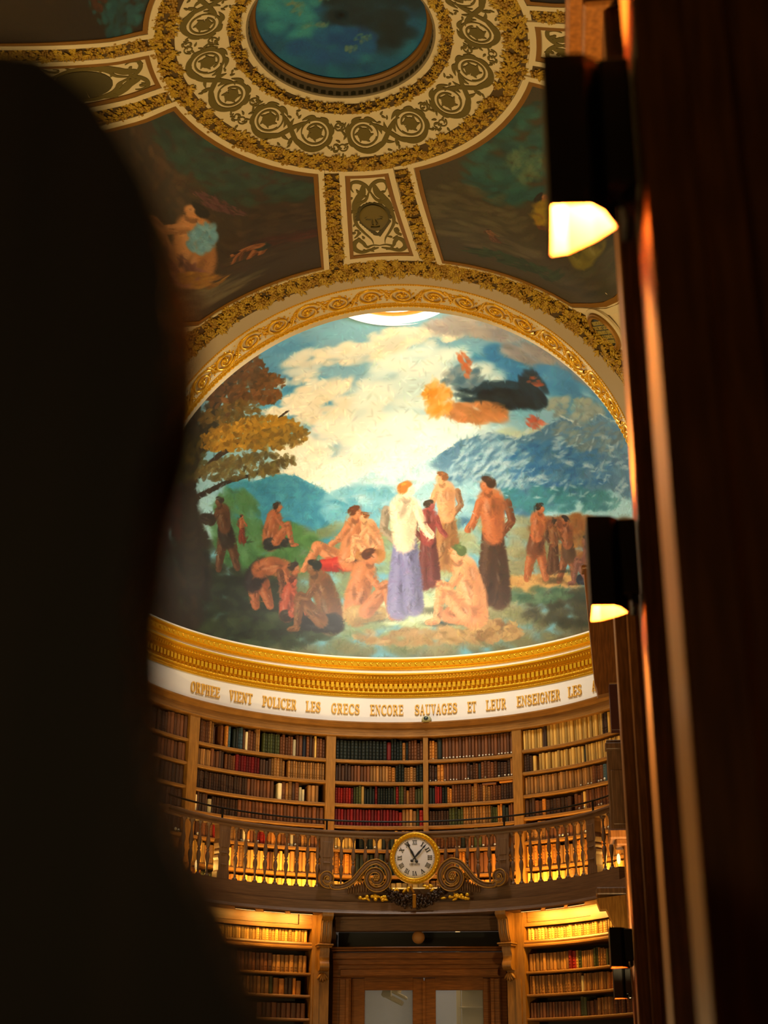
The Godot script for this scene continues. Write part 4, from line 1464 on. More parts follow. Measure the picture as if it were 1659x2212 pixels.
func paint_spandrel(q: int) -> void:
	var dk := Color(0.10, 0.07, 0.05)
	if q == 0:
		scumble(500, 120, 520, 130, 160, Color(0.09, 0.19, 0.17, 0.7), Color(0.15, 0.29, 0.24, 0.6), 130, 1, -10)
		scumble(300, 420, 320, 220, 150, Color(0.33, 0.22, 0.12, 0.6), Color(0.22, 0.16, 0.10, 0.6), 120, 1, 20, 40)
		scumble(850, 480, 200, 280, 130, Color(0.17, 0.13, 0.09, 0.7), Color(0.27, 0.19, 0.12, 0.6), 110, 1, 20, 40)
		scumble(880, 560, 130, 60, 60, Color(0.30, 0.12, 0.07, 0.6), Color(0.20, 0.11, 0.08, 0.6), 80, 1, 10, 30)
		scumble(420, 850, 420, 150, 150, Color(0.26, 0.23, 0.17, 0.7), Color(0.46, 0.41, 0.30, 0.5), 110, 1, -10, 30)
		scumble(580, 290, 120, 36, 70, Color(0.42, 0.25, 0.25, 0.8), Color(0.28, 0.16, 0.17, 0.8), 60, 2, 15)
		staffage(560, 760, 560, Color(0.74, 0.50, 0.30), Color(0.52, 0.34, 0.34), 1, dk, -1.0)
		scumble(600, 500, 46, 90, 60, Color(0.46, 0.68, 0.80, 0.75), Color(0.34, 0.54, 0.66, 0.7), 70, 1, 75)
		scumble(520, 690, 120, 60, 90, Color(0.48, 0.31, 0.29, 0.7), Color(0.28, 0.17, 0.17, 0.7), 70, 2, 60, 40)
		staffage(800, 640, 190, Color(0.56, 0.33, 0.18), Color(0.10, 0.16, 0.15), 4, dk, -1.0)
		scumble(670, 730, 70, 44, 50, Color(0.66, 0.47, 0.17, 0.8), Color(0.42, 0.28, 0.12, 0.8), 60, 1, -40)
		scumble(470, 800, 90, 30, 40, Color(0.18, 0.32, 0.33, 0.7), Color(0.36, 0.44, 0.40, 0.7), 60, 1, 0)
	elif q == 1:
		scumble(600, 190, 380, 210, 220, Color(0.08, 0.25, 0.27, 0.7), Color(0.15, 0.40, 0.38, 0.6), 130, 1, 30, 40)
		scumble(540, 230, 90, 100, 50, Color(0.42, 0.46, 0.30, 0.5), Color(0.28, 0.42, 0.36, 0.5), 90, 1, -50, 30)
		scumble(150, 450, 190, 300, 160, Color(0.37, 0.34, 0.23, 0.6), Color(0.27, 0.25, 0.17, 0.6), 120, 1, 20, 40)
		scumble(650, 850, 360, 150, 160, Color(0.17, 0.16, 0.13, 0.7), Color(0.29, 0.26, 0.19, 0.6), 110, 1, 10, 30)
		scumble(200, 800, 120, 60, 120, Color(0.08, 0.17, 0.10, 0.8), Color(0.16, 0.27, 0.16, 0.7), 60, 5, -50, 60)
		staffage(440, 800, 430, Color(0.56, 0.34, 0.18), Color(0.42, 0.38, 0.10), 0, dk)
		scumble(430, 500, 50, 70, 70, Color(0.68, 0.56, 0.10, 0.75), Color(0.46, 0.37, 0.08, 0.7), 66, 1, 70)
		scumble(500, 520, 50, 34, 40, Color(0.08, 0.08, 0.06, 0.8), Color(0.15, 0.13, 0.09, 0.7), 60, 1, 10)
		staffage(640, 820, 420, Color(0.66, 0.44, 0.24), Color(0.20, 0.17, 0.10), 3, dk, -1.0)
		scumble(615, 430, 26, 14, 24, Color(0.62, 0.07, 0.04, 0.9), Color(0.44, 0.06, 0.03, 0.8), 44, 4, 0)
		staffage(180, 640, 120, Color(0.48, 0.32, 0.20), Color(0.36, 0.22, 0.14), 0, dk)
		scumble(760, 900, 90, 44, 50, Color(0.44, 0.25, 0.15, 0.8), Color(0.22, 0.15, 0.10, 0.8), 60, 1, 20)
	elif q == 2:
		scumble(700, 150, 320, 140, 160, Color(0.05, 0.25, 0.30, 0.8), Color(0.10, 0.35, 0.38, 0.7), 110, 1, 0, 40)
		scumble(400, 640, 420, 320, 180, Color(0.11, 0.075, 0.045, 0.7), Color(0.19, 0.12, 0.06, 0.6), 130, 1, 20, 50)
		scumble(560, 360, 130, 60, 80, Color(0.62, 0.56, 0.38, 0.7), Color(0.34, 0.30, 0.19, 0.7), 60, 2, -30)
		scumble(720, 250, 100, 44, 60, Color(0.15, 0.08, 0.05, 0.85), Color(0.28, 0.13, 0.07, 0.8), 70, 1, -20)
	else:
		scumble(500, 500, 500, 400, 120, Color(0.04, 0.035, 0.03, 0.7), Color(0.08, 0.06, 0.05, 0.6), 130, 1, 20, 50)
	repaint(5000, 24.0)

func medallion() -> void:
	var c2 := Vector2(3.74, 1.40)
	var c := vpt(c2, 0.0)
	var du := vpt(c2 + Vector2(0.05, 0), 0.0) - vpt(c2 - Vector2(0.05, 0), 0.0)
	var dv := vpt(c2 + Vector2(0, 0.04), 0.0) - vpt(c2 - Vector2(0, 0.04), 0.0)
	var nz := du.cross(dv).normalized()
	if nz.y > 0: nz = -nz
	var yy := (Vector3(-0.55, 0.9, 0.75) - nz * Vector3(-0.55, 0.9, 0.75).dot(nz)).normalized()
	var bs := Basis(yy.cross(nz), yy, nz)
	var t := thing("medallion", "round green medallion with gold capital text and gilt rim in the corner of the vault", "medallion", c + nz * 0.03, "", bs)
	var b := MB.new()
	b.lathe(V2([0.0, 0.05, 0.29, 0.05, 0.30, 0.0]), Vector3.ZERO, 40, Vector3(0, 0, 1))
	build(t, "field", b, mat(Color(0.20, 0.21, 0.13), 0.6))
	b = MB.new()
	b.revolve(V2([0.285, 0.0, 0.285, 0.07, 0.32, 0.085, 0.345, 0.06, 0.37, 0.06, 0.38, 0.0]), true, Vector3.ZERO, Vector3.RIGHT, Vector3.UP, Vector3.BACK, 0, 360, 48)
	build(t, "gilt_rim", b, M.gold_dim)
	b = MB.new()
	b.revolve(V2([0.38, 0.0, 0.38, 0.03, 0.45, 0.02, 0.45, -0.02]), true, Vector3.ZERO, Vector3.RIGHT, Vector3.UP, Vector3.BACK, 0, 360, 48)
	build(t, "cream_rim", b, M.cream)
	var font := SystemFont.new()
	font.font_names = PackedStringArray(["Droid Serif"])
	var i := 0
	for s in ["ARISTOTE", "DECRIT LES", "ANIMAUX QUE", "LUI ENVOIE", "ALEXANDRE"]:
		var m := TextMesh.new()
		m.text = s
		m.font = font
		m.font_size = 32
		m.pixel_size = 0.0026
		m.depth = 0.008
		m.curve_step = 3.0
		var w := m.get_aabb().size.x
		var want: float = [0.36, 0.46, 0.52, 0.46, 0.36][i]
		put(t, "text_line", m, mat(Color(0.72, 0.62, 0.28), 0.5), Transform3D(Basis.IDENTITY.scaled(Vector3(want / w, 1.15, 1)), Vector3(0, 0.185 - 0.093 * i, 0.055)))
		i += 1

func side_arch(s: float) -> void:
	var b := MB.new()
	var pt := func(a: float, f: float) -> Vector3:
		return Vector3(s * (4.8 + f), HS + cos(a) * (VH - 0.10 * minf(f, 1.0)), ZC + sin(a) * (VB - 0.10 * minf(f, 1.0)))
	b.grid(func(u: float, w: float) -> Vector3: return pt.call(lerpf(-PI / 2, PI / 2, u), w * 1.5), 80, 6, Vector3.DOWN)
	b.box(Vector3(s * 5.5, HS * 0.5, ZC - 5.2), Vector3(1.4, HS, 0.5))
	b.box(Vector3(s * 5.5, HS * 0.5, ZC + 5.2), Vector3(1.4, HS, 0.5))
	var t := struct("trim_3" if s < 0 else "trim_4", b, M.cream, "cream soffit of the side arch of the domed bay on the %s" % ("left" if s < 0 else "right"))
	b = MB.new()
	for f in [0.30, 1.02]:
		var pts := PackedVector3Array()
		for i in 81:
			pts.append(pt.call(lerpf(-PI / 2, PI / 2, i / 80.0), f))
		b.tube(pts, 0.04, 0.04, 6)
	build(t, "gilt_fillet", b, M.gold)
	if s < 0:
		var m := scroll_mesh(1.0)
		for k in 12:
			var a := deg_to_rad(-44.0 + 8.0 * k)
			var n := Vector3(0, -cos(a), -sin(a))
			var tg := Vector3(0, -sin(a), cos(a))
			put(t, "scroll", m, M.gold, Transform3D(Basis(tg, n.cross(tg), n), pt.call(a, 0.66)))

func shelf(t: Node, r0: float, r1: float, y: float, th: float, t0: float, t1: float) -> void:
	var b := MB.new()
	b.arc(V2([r0 + 0.012, y - th, r1, y - th, r1, y, r0 + 0.012, y, r0, y - 0.012, r0, y - th + 0.012]), t0, t1, maxi(4, int((t1 - t0) / 1.5)))
	build(t, "shelf", b, M.oak_flat)

func stile(t: Node, t0: float, t1: float, r0: float, r1: float, y0: float, y1: float) -> void:
	var b := MB.new()
	b.arc(V2([r0 + 0.008, y0, r1, y0, r1, y1, r0 + 0.008, y1, r0, y1, r0, y0]), t0, t1, 2)
	build(t, "stile", b, M.oak)

const BAYS := [[-82.0, -57.0], [-54.1, -21.05], [-18.8, 2.0], [3.15, 23.8], [26.2, 62.0]]
const ROWS := [7.339, 6.924, 6.505, 6.10, 5.668, 5.203, 4.70]
const LOW := [3.92, 3.415, 3.05, 2.67, 2.28]

func upper_cases() -> void:
	var lab := ["gallery bookcase at the far left end of the curve, half hidden by the dark shape",
		"wide gallery bookcase left of the clock with a block of crimson books",
		"narrow gallery bookcase above the clock with dark green books on top and red books below",
		"narrow gallery bookcase right of the clock, full of brown books with white shelf marks",
		"wide gallery bookcase at the right with pale vellum books on its top shelves"]
	for i in 5:
		var t := thing("gallery_bookcase", lab[i], "bookcase", Vector3.ZERO, "curved oak bookcases on the gallery")
		var t0: float = BAYS[i][0]
		var t1: float = BAYS[i][1]
		var next: float = BAYS[i + 1][0] if i < 4 else 64.6
		stile(t, t1, next, 4.60, 5.0, 4.62, 7.79)
		if i == 0:
			stile(t, t0 - 2.0, t0, 4.60, 5.0, 4.62, 7.79)
		var b := MB.new()
		b.arc(rect(4.99, 5.05, 4.62, 7.80), t0 - 0.5, t1 + 0.5, 24)
		build(t, "back_board", b, M.ebony)
		for k in 7:
			shelf(t, 4.615, 4.99, ROWS[k] + (0.045 if i == 4 else 0.0), 0.058 if k < 6 else 0.08, t0, t1)
	var b := MB.new()
	b.arc(V2([4.60, 7.775, 4.58, 7.785, 4.58, 7.80, 4.60, 7.815, 4.62, 7.82, 4.62, 7.955, 4.605, 7.965, 4.57, 7.99, 4.545, 8.02, 4.525, 8.03, 4.525, 8.055, 5.0, 8.055, 5.0, 7.775]), TA, TB, 110)
	struct("trim_5", b, M.oak_flat, "moulded oak cornice running over the gallery bookcases under the white frieze")

func lower_cases() -> void:
	var lab := ["lit oak bookcase under the gallery left of the door", "brightly lit oak bookcase under the gallery right of the door"]
	for i in 2:
		var s := -1.0 if i == 0 else 1.0
		var t0: float = -72.0 if i == 0 else 29.9
		var t1: float = -25.6 if i == 0 else 74.0
		var t := thing("lower_bookcase", lab[i], "bookcase", Vector3.ZERO, "oak bookcases under the gallery")
		var b := MB.new()
		b.arc(rect(4.40, 4.46, 0.0, 4.42), t0, t1, 24)
		build(t, "back_board", b, M.ebony)
		# top frieze board with a sunk panel
		b = MB.new()
		b.arc(rect(4.0, 4.40, 4.15, 4.215), t0, t1, 30)
		b.arc(rect(4.0, 4.40, 4.40, 4.42), t0, t1, 30)
		var pa := t0 + 4.0 if i == 0 else t0 + 0.6
		var pb := t1 - 3.4 if i == 0 else t1 - 23.0
		b.arc(rect(4.0, 4.40, 4.215, 4.40), t0, pa, 4)
		b.arc(rect(4.0, 4.40, 4.215, 4.40), pb, t1, 12)
		build(t, "frieze_frame", b, M.oak_flat)
		b = MB.new()
		b.arc(rect(4.022, 4.40, 4.225, 4.40), pa + 0.2, pb - 0.2, 30)
		build(t, "frieze_panel", b, M.oak_flat)
		b = MB.new()
		b.arc(V2([4.0, 3.80, 3.96, 3.815, 3.96, 3.84, 3.985, 3.86, 3.975, 3.89, 3.99, 3.92, 4.40, 3.92, 4.40, 3.80]), t0, t1, 40)
		build(t, "ledge", b, M.oak_flat)
		for k in range(1, 5):
			shelf(t, 4.005, 4.40, LOW[k], 0.045, t0, t1)
		# end pilaster beside the door
		b = MB.new()
		if i == 0:
			b.arc(rect(3.97, 4.42, 0.0, 4.40), -25.6, -21.0, 4)
			b.arc(rect(3.945, 4.0, 0.2, 3.40), -25.0, -23.6, 3)
		else:
			b.arc(rect(3.97, 4.42, 0.0, 4.40), 24.9, 29.9, 4)
			b.arc(rect(3.945, 4.0, 0.2, 3.30), 27.4, 28.9, 3)
		build(t, "pilaster", b, M.oak)
	for i in 2:
		var a := -22.7 if i == 0 else 25.9
		var t := thing("console_bracket", "carved oak console bracket under the gallery, at the %s post of the doorway" % ["left", "right"][i], "bracket", P(3.97, a, 0), "", frame(a))
		var b := MB.new()
		var poly := V2([0.0, 4.40, 0.33, 4.40, 0.34, 4.36, 0.31, 4.31, 0.26, 4.29, 0.235, 4.22, 0.225, 4.10, 0.19, 3.98, 0.145, 3.90, 0.0, 3.90])
		b.extrude(poly, Vector3(-0.10, 0, 0), Vector3(0, 0, 1), Vector3.UP, Vector3(0.20, 0, 0), true)
		build(t, "upper_scroll", b, M.oak)
		b = MB.new()
		for x in [-0.07, 0.0, 0.07]:
			b.tube(PackedVector3Array([Vector3(x, 4.27, 0.26), Vector3(x, 4.20, 0.238), Vector3(x, 4.10, 0.228), Vector3(x, 3.99, 0.195), Vector3(x, 3.92, 0.155)]), 0.014, 0.014, 6)
		build(t, "reed", b, M.oak)
		b = MB.new()
		b.box(Vector3(0, 3.875, 0.10), Vector3(0.29, 0.03, 0.22), 0.01)
		b.box(Vector3(0, 3.845, 0.09), Vector3(0.25, 0.035, 0.19), 0.01)
		build(t, "ledge", b, M.oak)
		b = MB.new()
		poly = V2([0.0, 3.83, 0.135, 3.83, 0.135, 3.76, 0.10, 3.70, 0.095, 3.63, 0.125, 3.59, 0.15, 3.54, 0.145, 3.49, 0.11, 3.455, 0.05, 3.44, 0.0, 3.44])
		b.extrude(poly, Vector3(-0.085, 0, 0), Vector3(0, 0, 1), Vector3.UP, Vector3(0.17, 0, 0), true)
		build(t, "lower_scroll", b, M.oak)
		b = MB.new()
		for k in 5:
			var f := (k - 2) / 2.0
			b.ball(Vector3(f * 0.055, 3.36 - 0.03 * (1.0 - absf(f)), 0.03), Vector3(0.028, 0.075, 0.035), Basis(Vector3(0, 0, 1), f * 0.7), 7, 5)
		build(t, "leaf", b, M.oak)

func door_wall() -> void:
	var z := -3.95
	var b := MB.new()
	# architrave of the doorway, stepped
	for e in [[-1.394, -1.067], [1.37, 1.657]]:
		var c: float = (e[0] + e[1]) * 0.5
		var w: float = e[1] - e[0]
		b.box(Vector3(c, 1.68, z - 0.10), Vector3(w, 3.36, 0.2), 0.01)
		b.box(Vector3(c - signf(c) * 0.06, 1.66, z + 0.02), Vector3(w - 0.14, 3.36, 0.06), 0.012)
		b.box(Vector3(c - signf(c) * 0.11, 1.66, z + 0.06), Vector3(0.07, 3.36, 0.04), 0.012)
	b.box(Vector3(0.13, 3.47, z - 0.10), Vector3(3.05, 0.215, 0.2), 0.01)
	b.box(Vector3(0.13, 3.44, z + 0.02), Vector3(2.78, 0.12, 0.06), 0.012)
	b.box(Vector3(0.13, 3.62, z - 0.06), Vector3(3.05, 0.10, 0.2), 0.012)
	b.box(Vector3(0.13, 3.72, z - 0.02), Vector3(3.05, 0.11, 0.2), 0.012)
	b.box(Vector3(0.13, 3.81, z + 0.02), Vector3(3.07, 0.035, 0.26), 0.012)
	b.box(Vector3(0.13, 3.845, z + 0.04), Vector3(3.09, 0.03, 0.32), 0.012)
	var o := struct("door_1", b, M.oak_red, "stepped oak architrave and cornice of the doorway under the clock")
	b = MB.new()
	b.box(Vector3(0.15, 4.26, z + 0.06), Vector3(3.0, 0.26, 0.16), 0.012)
	b.box(Vector3(0.15, 4.35, z + 0.12), Vector3(3.0, 0.06, 0.16), 0.012)
	build(o, "lintel_board", b, M.brown_flat)
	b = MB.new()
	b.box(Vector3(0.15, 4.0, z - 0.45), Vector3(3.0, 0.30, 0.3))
	build(o, "recess_shade_back", b, M.black)  # black stands in for the deep shade of the recess
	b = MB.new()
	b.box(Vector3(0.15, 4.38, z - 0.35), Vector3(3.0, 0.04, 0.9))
	build(o, "recess_shade_top", b, M.black)  # black here too in place of the recess shade
	b = MB.new()
	for e in [[-1.394 - 0.35, 0.7], [1.657 + 0.30, 0.6]]:
		b.box(Vector3(e[0], 2.2, z - 0.45), Vector3(e[1], 4.4, 0.35))
	build(o, "side_panel", b, M.brown)
	# the two glazed leaves, set back in the opening
	for s in 2:
		var x0: float = [-1.067, 0.22][s]
		var x1: float = [0.20, 1.37][s]
		var t := thing("door_leaf", ["left glazed door leaf under the clock, a grey wall seen through it", "right glazed door leaf under the clock, beige mouldings seen through it"][s], "door", Vector3((x0 + x1) * 0.5, 0, z - 0.09))
		var w := x1 - x0
		var g0: float = [0.235, 0.19][s]
		var g1: float = [0.19, 0.135][s]
		b = MB.new()
		b.box(Vector3(-w * 0.5 + g0 * 0.5, 1.68, 0), Vector3(g0, 3.35, 0.08), 0.012)
		b.box(Vector3(w * 0.5 - g1 * 0.5, 1.68, 0), Vector3(g1, 3.35, 0.08), 0.012)
		b.box(Vector3((g0 - g1) * 0.5, 3.26, 0), Vector3(w - g0 - g1 + 0.01, 0.21, 0.07))
		b.box(Vector3((g0 - g1) * 0.5, 0.5, 0), Vector3(w - g0 - g1 + 0.01, 1.0, 0.07))
		if s == 0: b.box(Vector3(w * 0.5 + 0.01, 1.66, 0.05), Vector3(0.06, 3.30, 0.03), 0.008)
		build(t, "frame", b, M.oak_red)
		b = MB.new()
		b.box(Vector3((g0 - g1) * 0.5, 2.08, 0), Vector3(w - g0 - g1, 2.16, 0.012))
		build(t, "pane", b, M.glass)
	# globe in the dark recess
	var t := thing("globe_lamp", "unlit tan glass globe hanging in the dark recess above the doorway", "lamp", Vector3(0.121, 4.03, z + 0.02))
	b = MB.new()
	b.ball(Vector3.ZERO, Vector3(0.112, 0.112, 0.112), Basis.IDENTITY, 24, 16)
	build(t, "globe", b, mat(Color(0.66, 0.46, 0.24), 0.5))
	b = MB.new()
	b.lathe(V2([0.0, 0.108, 0.04, 0.105, 0.04, 0.16, 0.0, 0.16]), Vector3.ZERO, 16)
	build(t, "cap", b, M.black)
	# lobby seen through the glass
	b = MB.new()
	b.box(Vector3(0.2, 2.4, -8.3), Vector3(6.0, 4.8, 0.2))
	b.box(Vector3(0.2, 4.85, -6.4), Vector3(6.0, 0.2, 4.0))
	var lobby := struct("wall_lobby", b, M.grey_wall, "grey wall of the lobby behind the glazed door")
	b = MB.new()
	b.box(Vector3(-2.9, 2.4, -6.4), Vector3(0.2, 4.8, 4.0))
	b.box(Vector3(3.2, 2.4, -6.4), Vector3(0.2, 4.8, 4.0))
	build(lobby, "side_wall", b, M.white)
	b = MB.new()
	b.box(Vector3(-0.20, 2.4, -7.9), Vector3(0.09, 4.8, 0.6), 0.01)
	build(lobby, "white_pilaster", b, M.white)
	b = MB.new()
	b.box(Vector3(0.62, 2.4, -7.0), Vector3(0.09, 4.8, 0.10), 0.01)
	b.box(Vector3(0.40, 3.53, -7.3), Vector3(0.60, 0.05, 0.06), 0.01)
	for k in 3:
		b.box(Vector3(1.1, 3.72 - 0.08 * k, -6.6 - 0.05 * k), Vector3(0.9, 0.05, 0.2), 0.01)
	b.box(Vector3(1.02, 3.0, -6.8), Vector3(0.66, 1.2, 0.1), 0.01)
	b.box(Vector3(1.32, 3.15, -6.7), Vector3(0.14, 0.9, 0.16), 0.01)
	b.box(Vector3(1.0, 3.02, -6.73), Vector3(0.7, 0.03, 0.06), 0.008)
	build(lobby, "stone_moulding", b, M.stone)
	b = MB.new()
	b.box(Vector3(-0.62, 3.35, -5.6), Vector3(0.16, 0.42, 0.2), 0.01)
	b.box(Vector3(-0.58, 3.36, -6.0), Vector3(0.36, 0.10, 0.5), 0.02, Basis(Vector3(0, 0, 1), -0.45))
	b.box(Vector3(-0.50, 3.24, -6.0), Vector3(0.44, 0.06, 0.5), 0.02, Basis(Vector3(0, 0, 1), -0.45))
	b.box(Vector3(-0.56, 3.14, -6.0), Vector3(0.40, 0.09, 0.5), 0.02, Basis(Vector3(0, 0, 1), -0.45))
	build(lobby, "stone_cornice", b, M.stone)
	area("unseen_lobby_light", Vector3(0.3, 4.7, -6.6), Vector3(0, -1, 0), Vector2(1.6, 1.0), 3.0, Color(1, 0.93, 0.85))  # out of view, lights the lobby behind the glass

func post_poly() -> PackedVector2Array:
	var h := [[0.0, 0.135], [0.10, 0.135], [0.13, 0.115], [0.30, 0.115], [0.34, 0.13], [0.38, 0.13], [0.41, 0.105], [0.45, 0.12], [0.47, 0.12], [0.50, 0.105], [0.58, 0.135], [0.66, 0.115], [0.84, 0.125], [0.895, 0.135]]
	var o := PackedVector2Array()
	for e in h: o.append(Vector2(e[1], e[0]))
	for i in range(h.size() - 1, -1, -1): o.append(Vector2(-h[i][1], h[i][0]))
	return o

func gallery() -> void:
	var t := thing("gallery_balustrade", "curved dark wooden balustrade with turned balusters running across the gallery behind the clock", "balustrade")
	var b := MB.new()
	b.arc(V2([3.83, 5.745, 3.82, 5.775, 3.83, 5.80, 3.80, 5.815, 3.80, 5.84, 3.83, 5.86, 3.95, 5.86, 3.98, 5.84, 3.98, 5.815, 3.95, 5.80, 3.95, 5.745]), -76, 68, 110)
	build(t, "handrail", b, M.brown_flat)
	b = MB.new()
	b.arc(V2([3.84, 4.56, 3.84, 4.85, 3.97, 4.85, 3.97, 4.56]), -76, 68, 110)
	build(t, "fascia", b, M.brown_flat)
	b = MB.new()
	b.arc(V2([3.84, 4.57, 3.80, 4.555, 3.78, 4.52, 3.80, 4.50, 3.74, 4.48, 3.70, 4.44, 3.66, 4.43, 3.64, 4.40, 3.66, 4.385, 3.97, 4.385, 3.97, 4.57]), -76, 68, 110)
	build(t, "moulding", b, M.brown_flat)
	b = MB.new()
	b.extrude(post_poly(), Vector3(0, 0, -0.065), Vector3.RIGHT, Vector3.UP, Vector3(0, 0, 0.13))
	b.box(Vector3(0, 0.43, 0.07), Vector3(0.13, 0.025, 0.03), 0.008)
	b.box(Vector3(0, 0.23, 0.07), Vector3(0.13, 0.025, 0.03), 0.008)
	b.box(Vector3(0, 0.66, 0.068), Vector3(0.15, 0.28, 0.012), 0.005)
	var pm := b.mesh()
	for a in [-53.15, -22.75, 25.65, 55.6]:
		put(t, "post", pm, M.brown, Transform3D(frame(a), P(3.90, a, 4.85)))
	b = MB.new()
	b.lathe(V2([0.0, 0.0, 0.052, 0.0, 0.05, 0.02, 0.026, 0.05, 0.022, 0.06, 0.027, 0.07, 0.018, 0.085, 0.016, 0.15, 0.024, 0.22, 0.038, 0.30, 0.041, 0.345, 0.030, 0.395, 0.019, 0.415, 0.019, 0.425, 0.031, 0.437, 0.031, 0.45, 0.019, 0.462, 0.019, 0.472, 0.031, 0.495, 0.041, 0.545, 0.038, 0.60, 0.024, 0.68, 0.016, 0.75, 0.018, 0.81, 0.027, 0.825, 0.022, 0.835, 0.028, 0.85, 0.052, 0.88, 0.052, 0.895]), Vector3.ZERO, 14)
	var bm := b.mesh()
	for a in [-67.2, -64.1, -61.0, -57.9, -48.7, -45.7, -42.6, -39.7, -36.7, -33.7, -30.7, -27.75, -25.0, -18.6, -15.4, -12.2, -9.2, -6.4, 9.2, 12.3, 15.2, 18.1, 21.3, 23.5, 28.0, 30.5, 33.4, 36.3, 39.3, 42.3, 45.3, 48.2, 51.0, 59.8, 63.0]:
		put(t, "baluster", bm, M.brown, Transform3D(frame(a), P(3.90, a, 4.85)))
	b = MB.new()
	b.arc(rect(3.72, 4.98, 4.42, 4.60), -80, 80, 80)
	struct("floor_gallery", b, M.brown_flat, "floor of the curved gallery behind the balustrade")
	t = thing("guard_rail", "thin black iron guard rail carried on short rods above the wooden handrail", "railing")
	var pts := PackedVector3Array()
	for i in 70:
		pts.append(P(3.92, lerpf(-74, 66, i / 69.0), 6.05))
	b = MB.new()
	b.tube(pts, 0.018, 0.018, 6)
	build(t, "rail", b, M.iron)
	for a in [-53.3, -22.6, 25.6, 55.4]:
		b = MB.new()
		b.tube(PackedVector3Array([P(3.92, a, 5.85), P(3.92, a, 6.05)]), 0.018, 0.018, 6)
		build(t, "rod", b, M.iron)
	# small brass lamps on the gallery behind the end posts
	var names := ["left end post", "right end post"]
	var i := 0
	for a in [-57.0, 58.6]:
		var l := thing("gallery_lamp", "small glowing brass lamp on the gallery behind the %s of the balustrade" % names[i], "lamp", P(4.22, a, 4.60), "", frame(a))
		b = MB.new()
		b.lathe(V2([0.0, 0.0, 0.07, 0.0, 0.07, 0.02, 0.015, 0.04, 0.012, 0.40, 0.0, 0.40]), Vector3.ZERO, 12)
		build(l, "stem", b, M.brass)
		b = MB.new()
		b.ball(Vector3(0, 0.48, 0), Vector3(0.03, 0.09, 0.03), Basis.IDENTITY, 12, 8)
		build(l, "bulb", b, glow(Color(1, 0.82, 0.5), 3.0))
		omni("gallery_lamp_light", P(4.22, a, 5.08), GAL * 0.35, WARM, 0.03)
		i += 1
	# unseen strip lights, placed to light the gallery books and lower shelves
	for e in [[-48.0, 0.5], [-40.0, 0.8], [-32.0, 1.1], [-25.5, 1.4], [-15.0, 0.6], [-6.0, 0.35], [8.0, 0.35], [16.0, 0.6], [27.5, 1.5], [34.5, 1.3], [42.5, 0.9], [50.0, 0.5]]:
		bar("unseen_gallery_strip_light", "unseen strip light behind the gallery balustrade foot, lighting the books, %s" % place(e[0]), P(4.03, e[0], 4.70), e[0], Vector3(0, 0.45, -1), GAL * e[1])
	for e in [[-47.0, 0.35], [-38.0, 0.7], [-30.0, 0.8], [35.0, 1.2], [43.0, 1.4], [51.0, 1.0]]:
		bar("unseen_soffit_strip_light", "unseen strip light under the gallery edge, lighting the lower shelves, %s" % place(e[0]), P(3.70, e[0], 4.366), e[0], Vector3(0, -1.5, -1), SOF * e[1])

func place(a: float) -> String:
	var n := int(absf(a) / 8.0)
	return "%s to the %s" % [["just off centre", "a step", "two steps", "three steps", "four steps", "five steps", "six steps", "seven steps"][n], "left" if a < 0 else "right"]

func bar(called: String, label: String, at: Vector3, a: float, dir: Vector3, energy: float) -> void:
	var fr := frame(a)
	var z := -(fr * dir).normalized()
	var x := fr.x
	var bs := Basis(x, z.cross(x), z)
	var t := thing(called, label, "strip light", at, "", bs)
	var b := MB.new()
	b.box(Vector3(0, 0, 0.006), Vector3(0.42, 0.034, 0.012), 0.002)
	build(t, "housing", b, M.brown)
	b = MB.new()
	b.box(Vector3(0, 0, -0.003), Vector3(0.40, 0.026, 0.006))
	build(t, "lamp_tube", b, glow(Color(1, 0.82, 0.5), 2.0))
	var l := AreaLight3D.new()
	l.name = called + "_source"
	l.area_size = Vector2(0.40, 0.026)
	l.light_color = WARM
	l.light_energy = energy
	l.area_range = 20.0
	l.shadow_enabled = true
	add_child(l, true)
	l.transform = Transform3D(bs, at - z * 0.008)

const GAL := 1.7
const SOF := 1.3

func bend(p: Vector3) -> Vector3:   # lay a point of the flat clock drawing on the curved balcony front
	var R := 3.80
	return Vector3((R - p.z) * sin(p.x / R), p.y, R - (R - p.z) * cos(p.x / R))

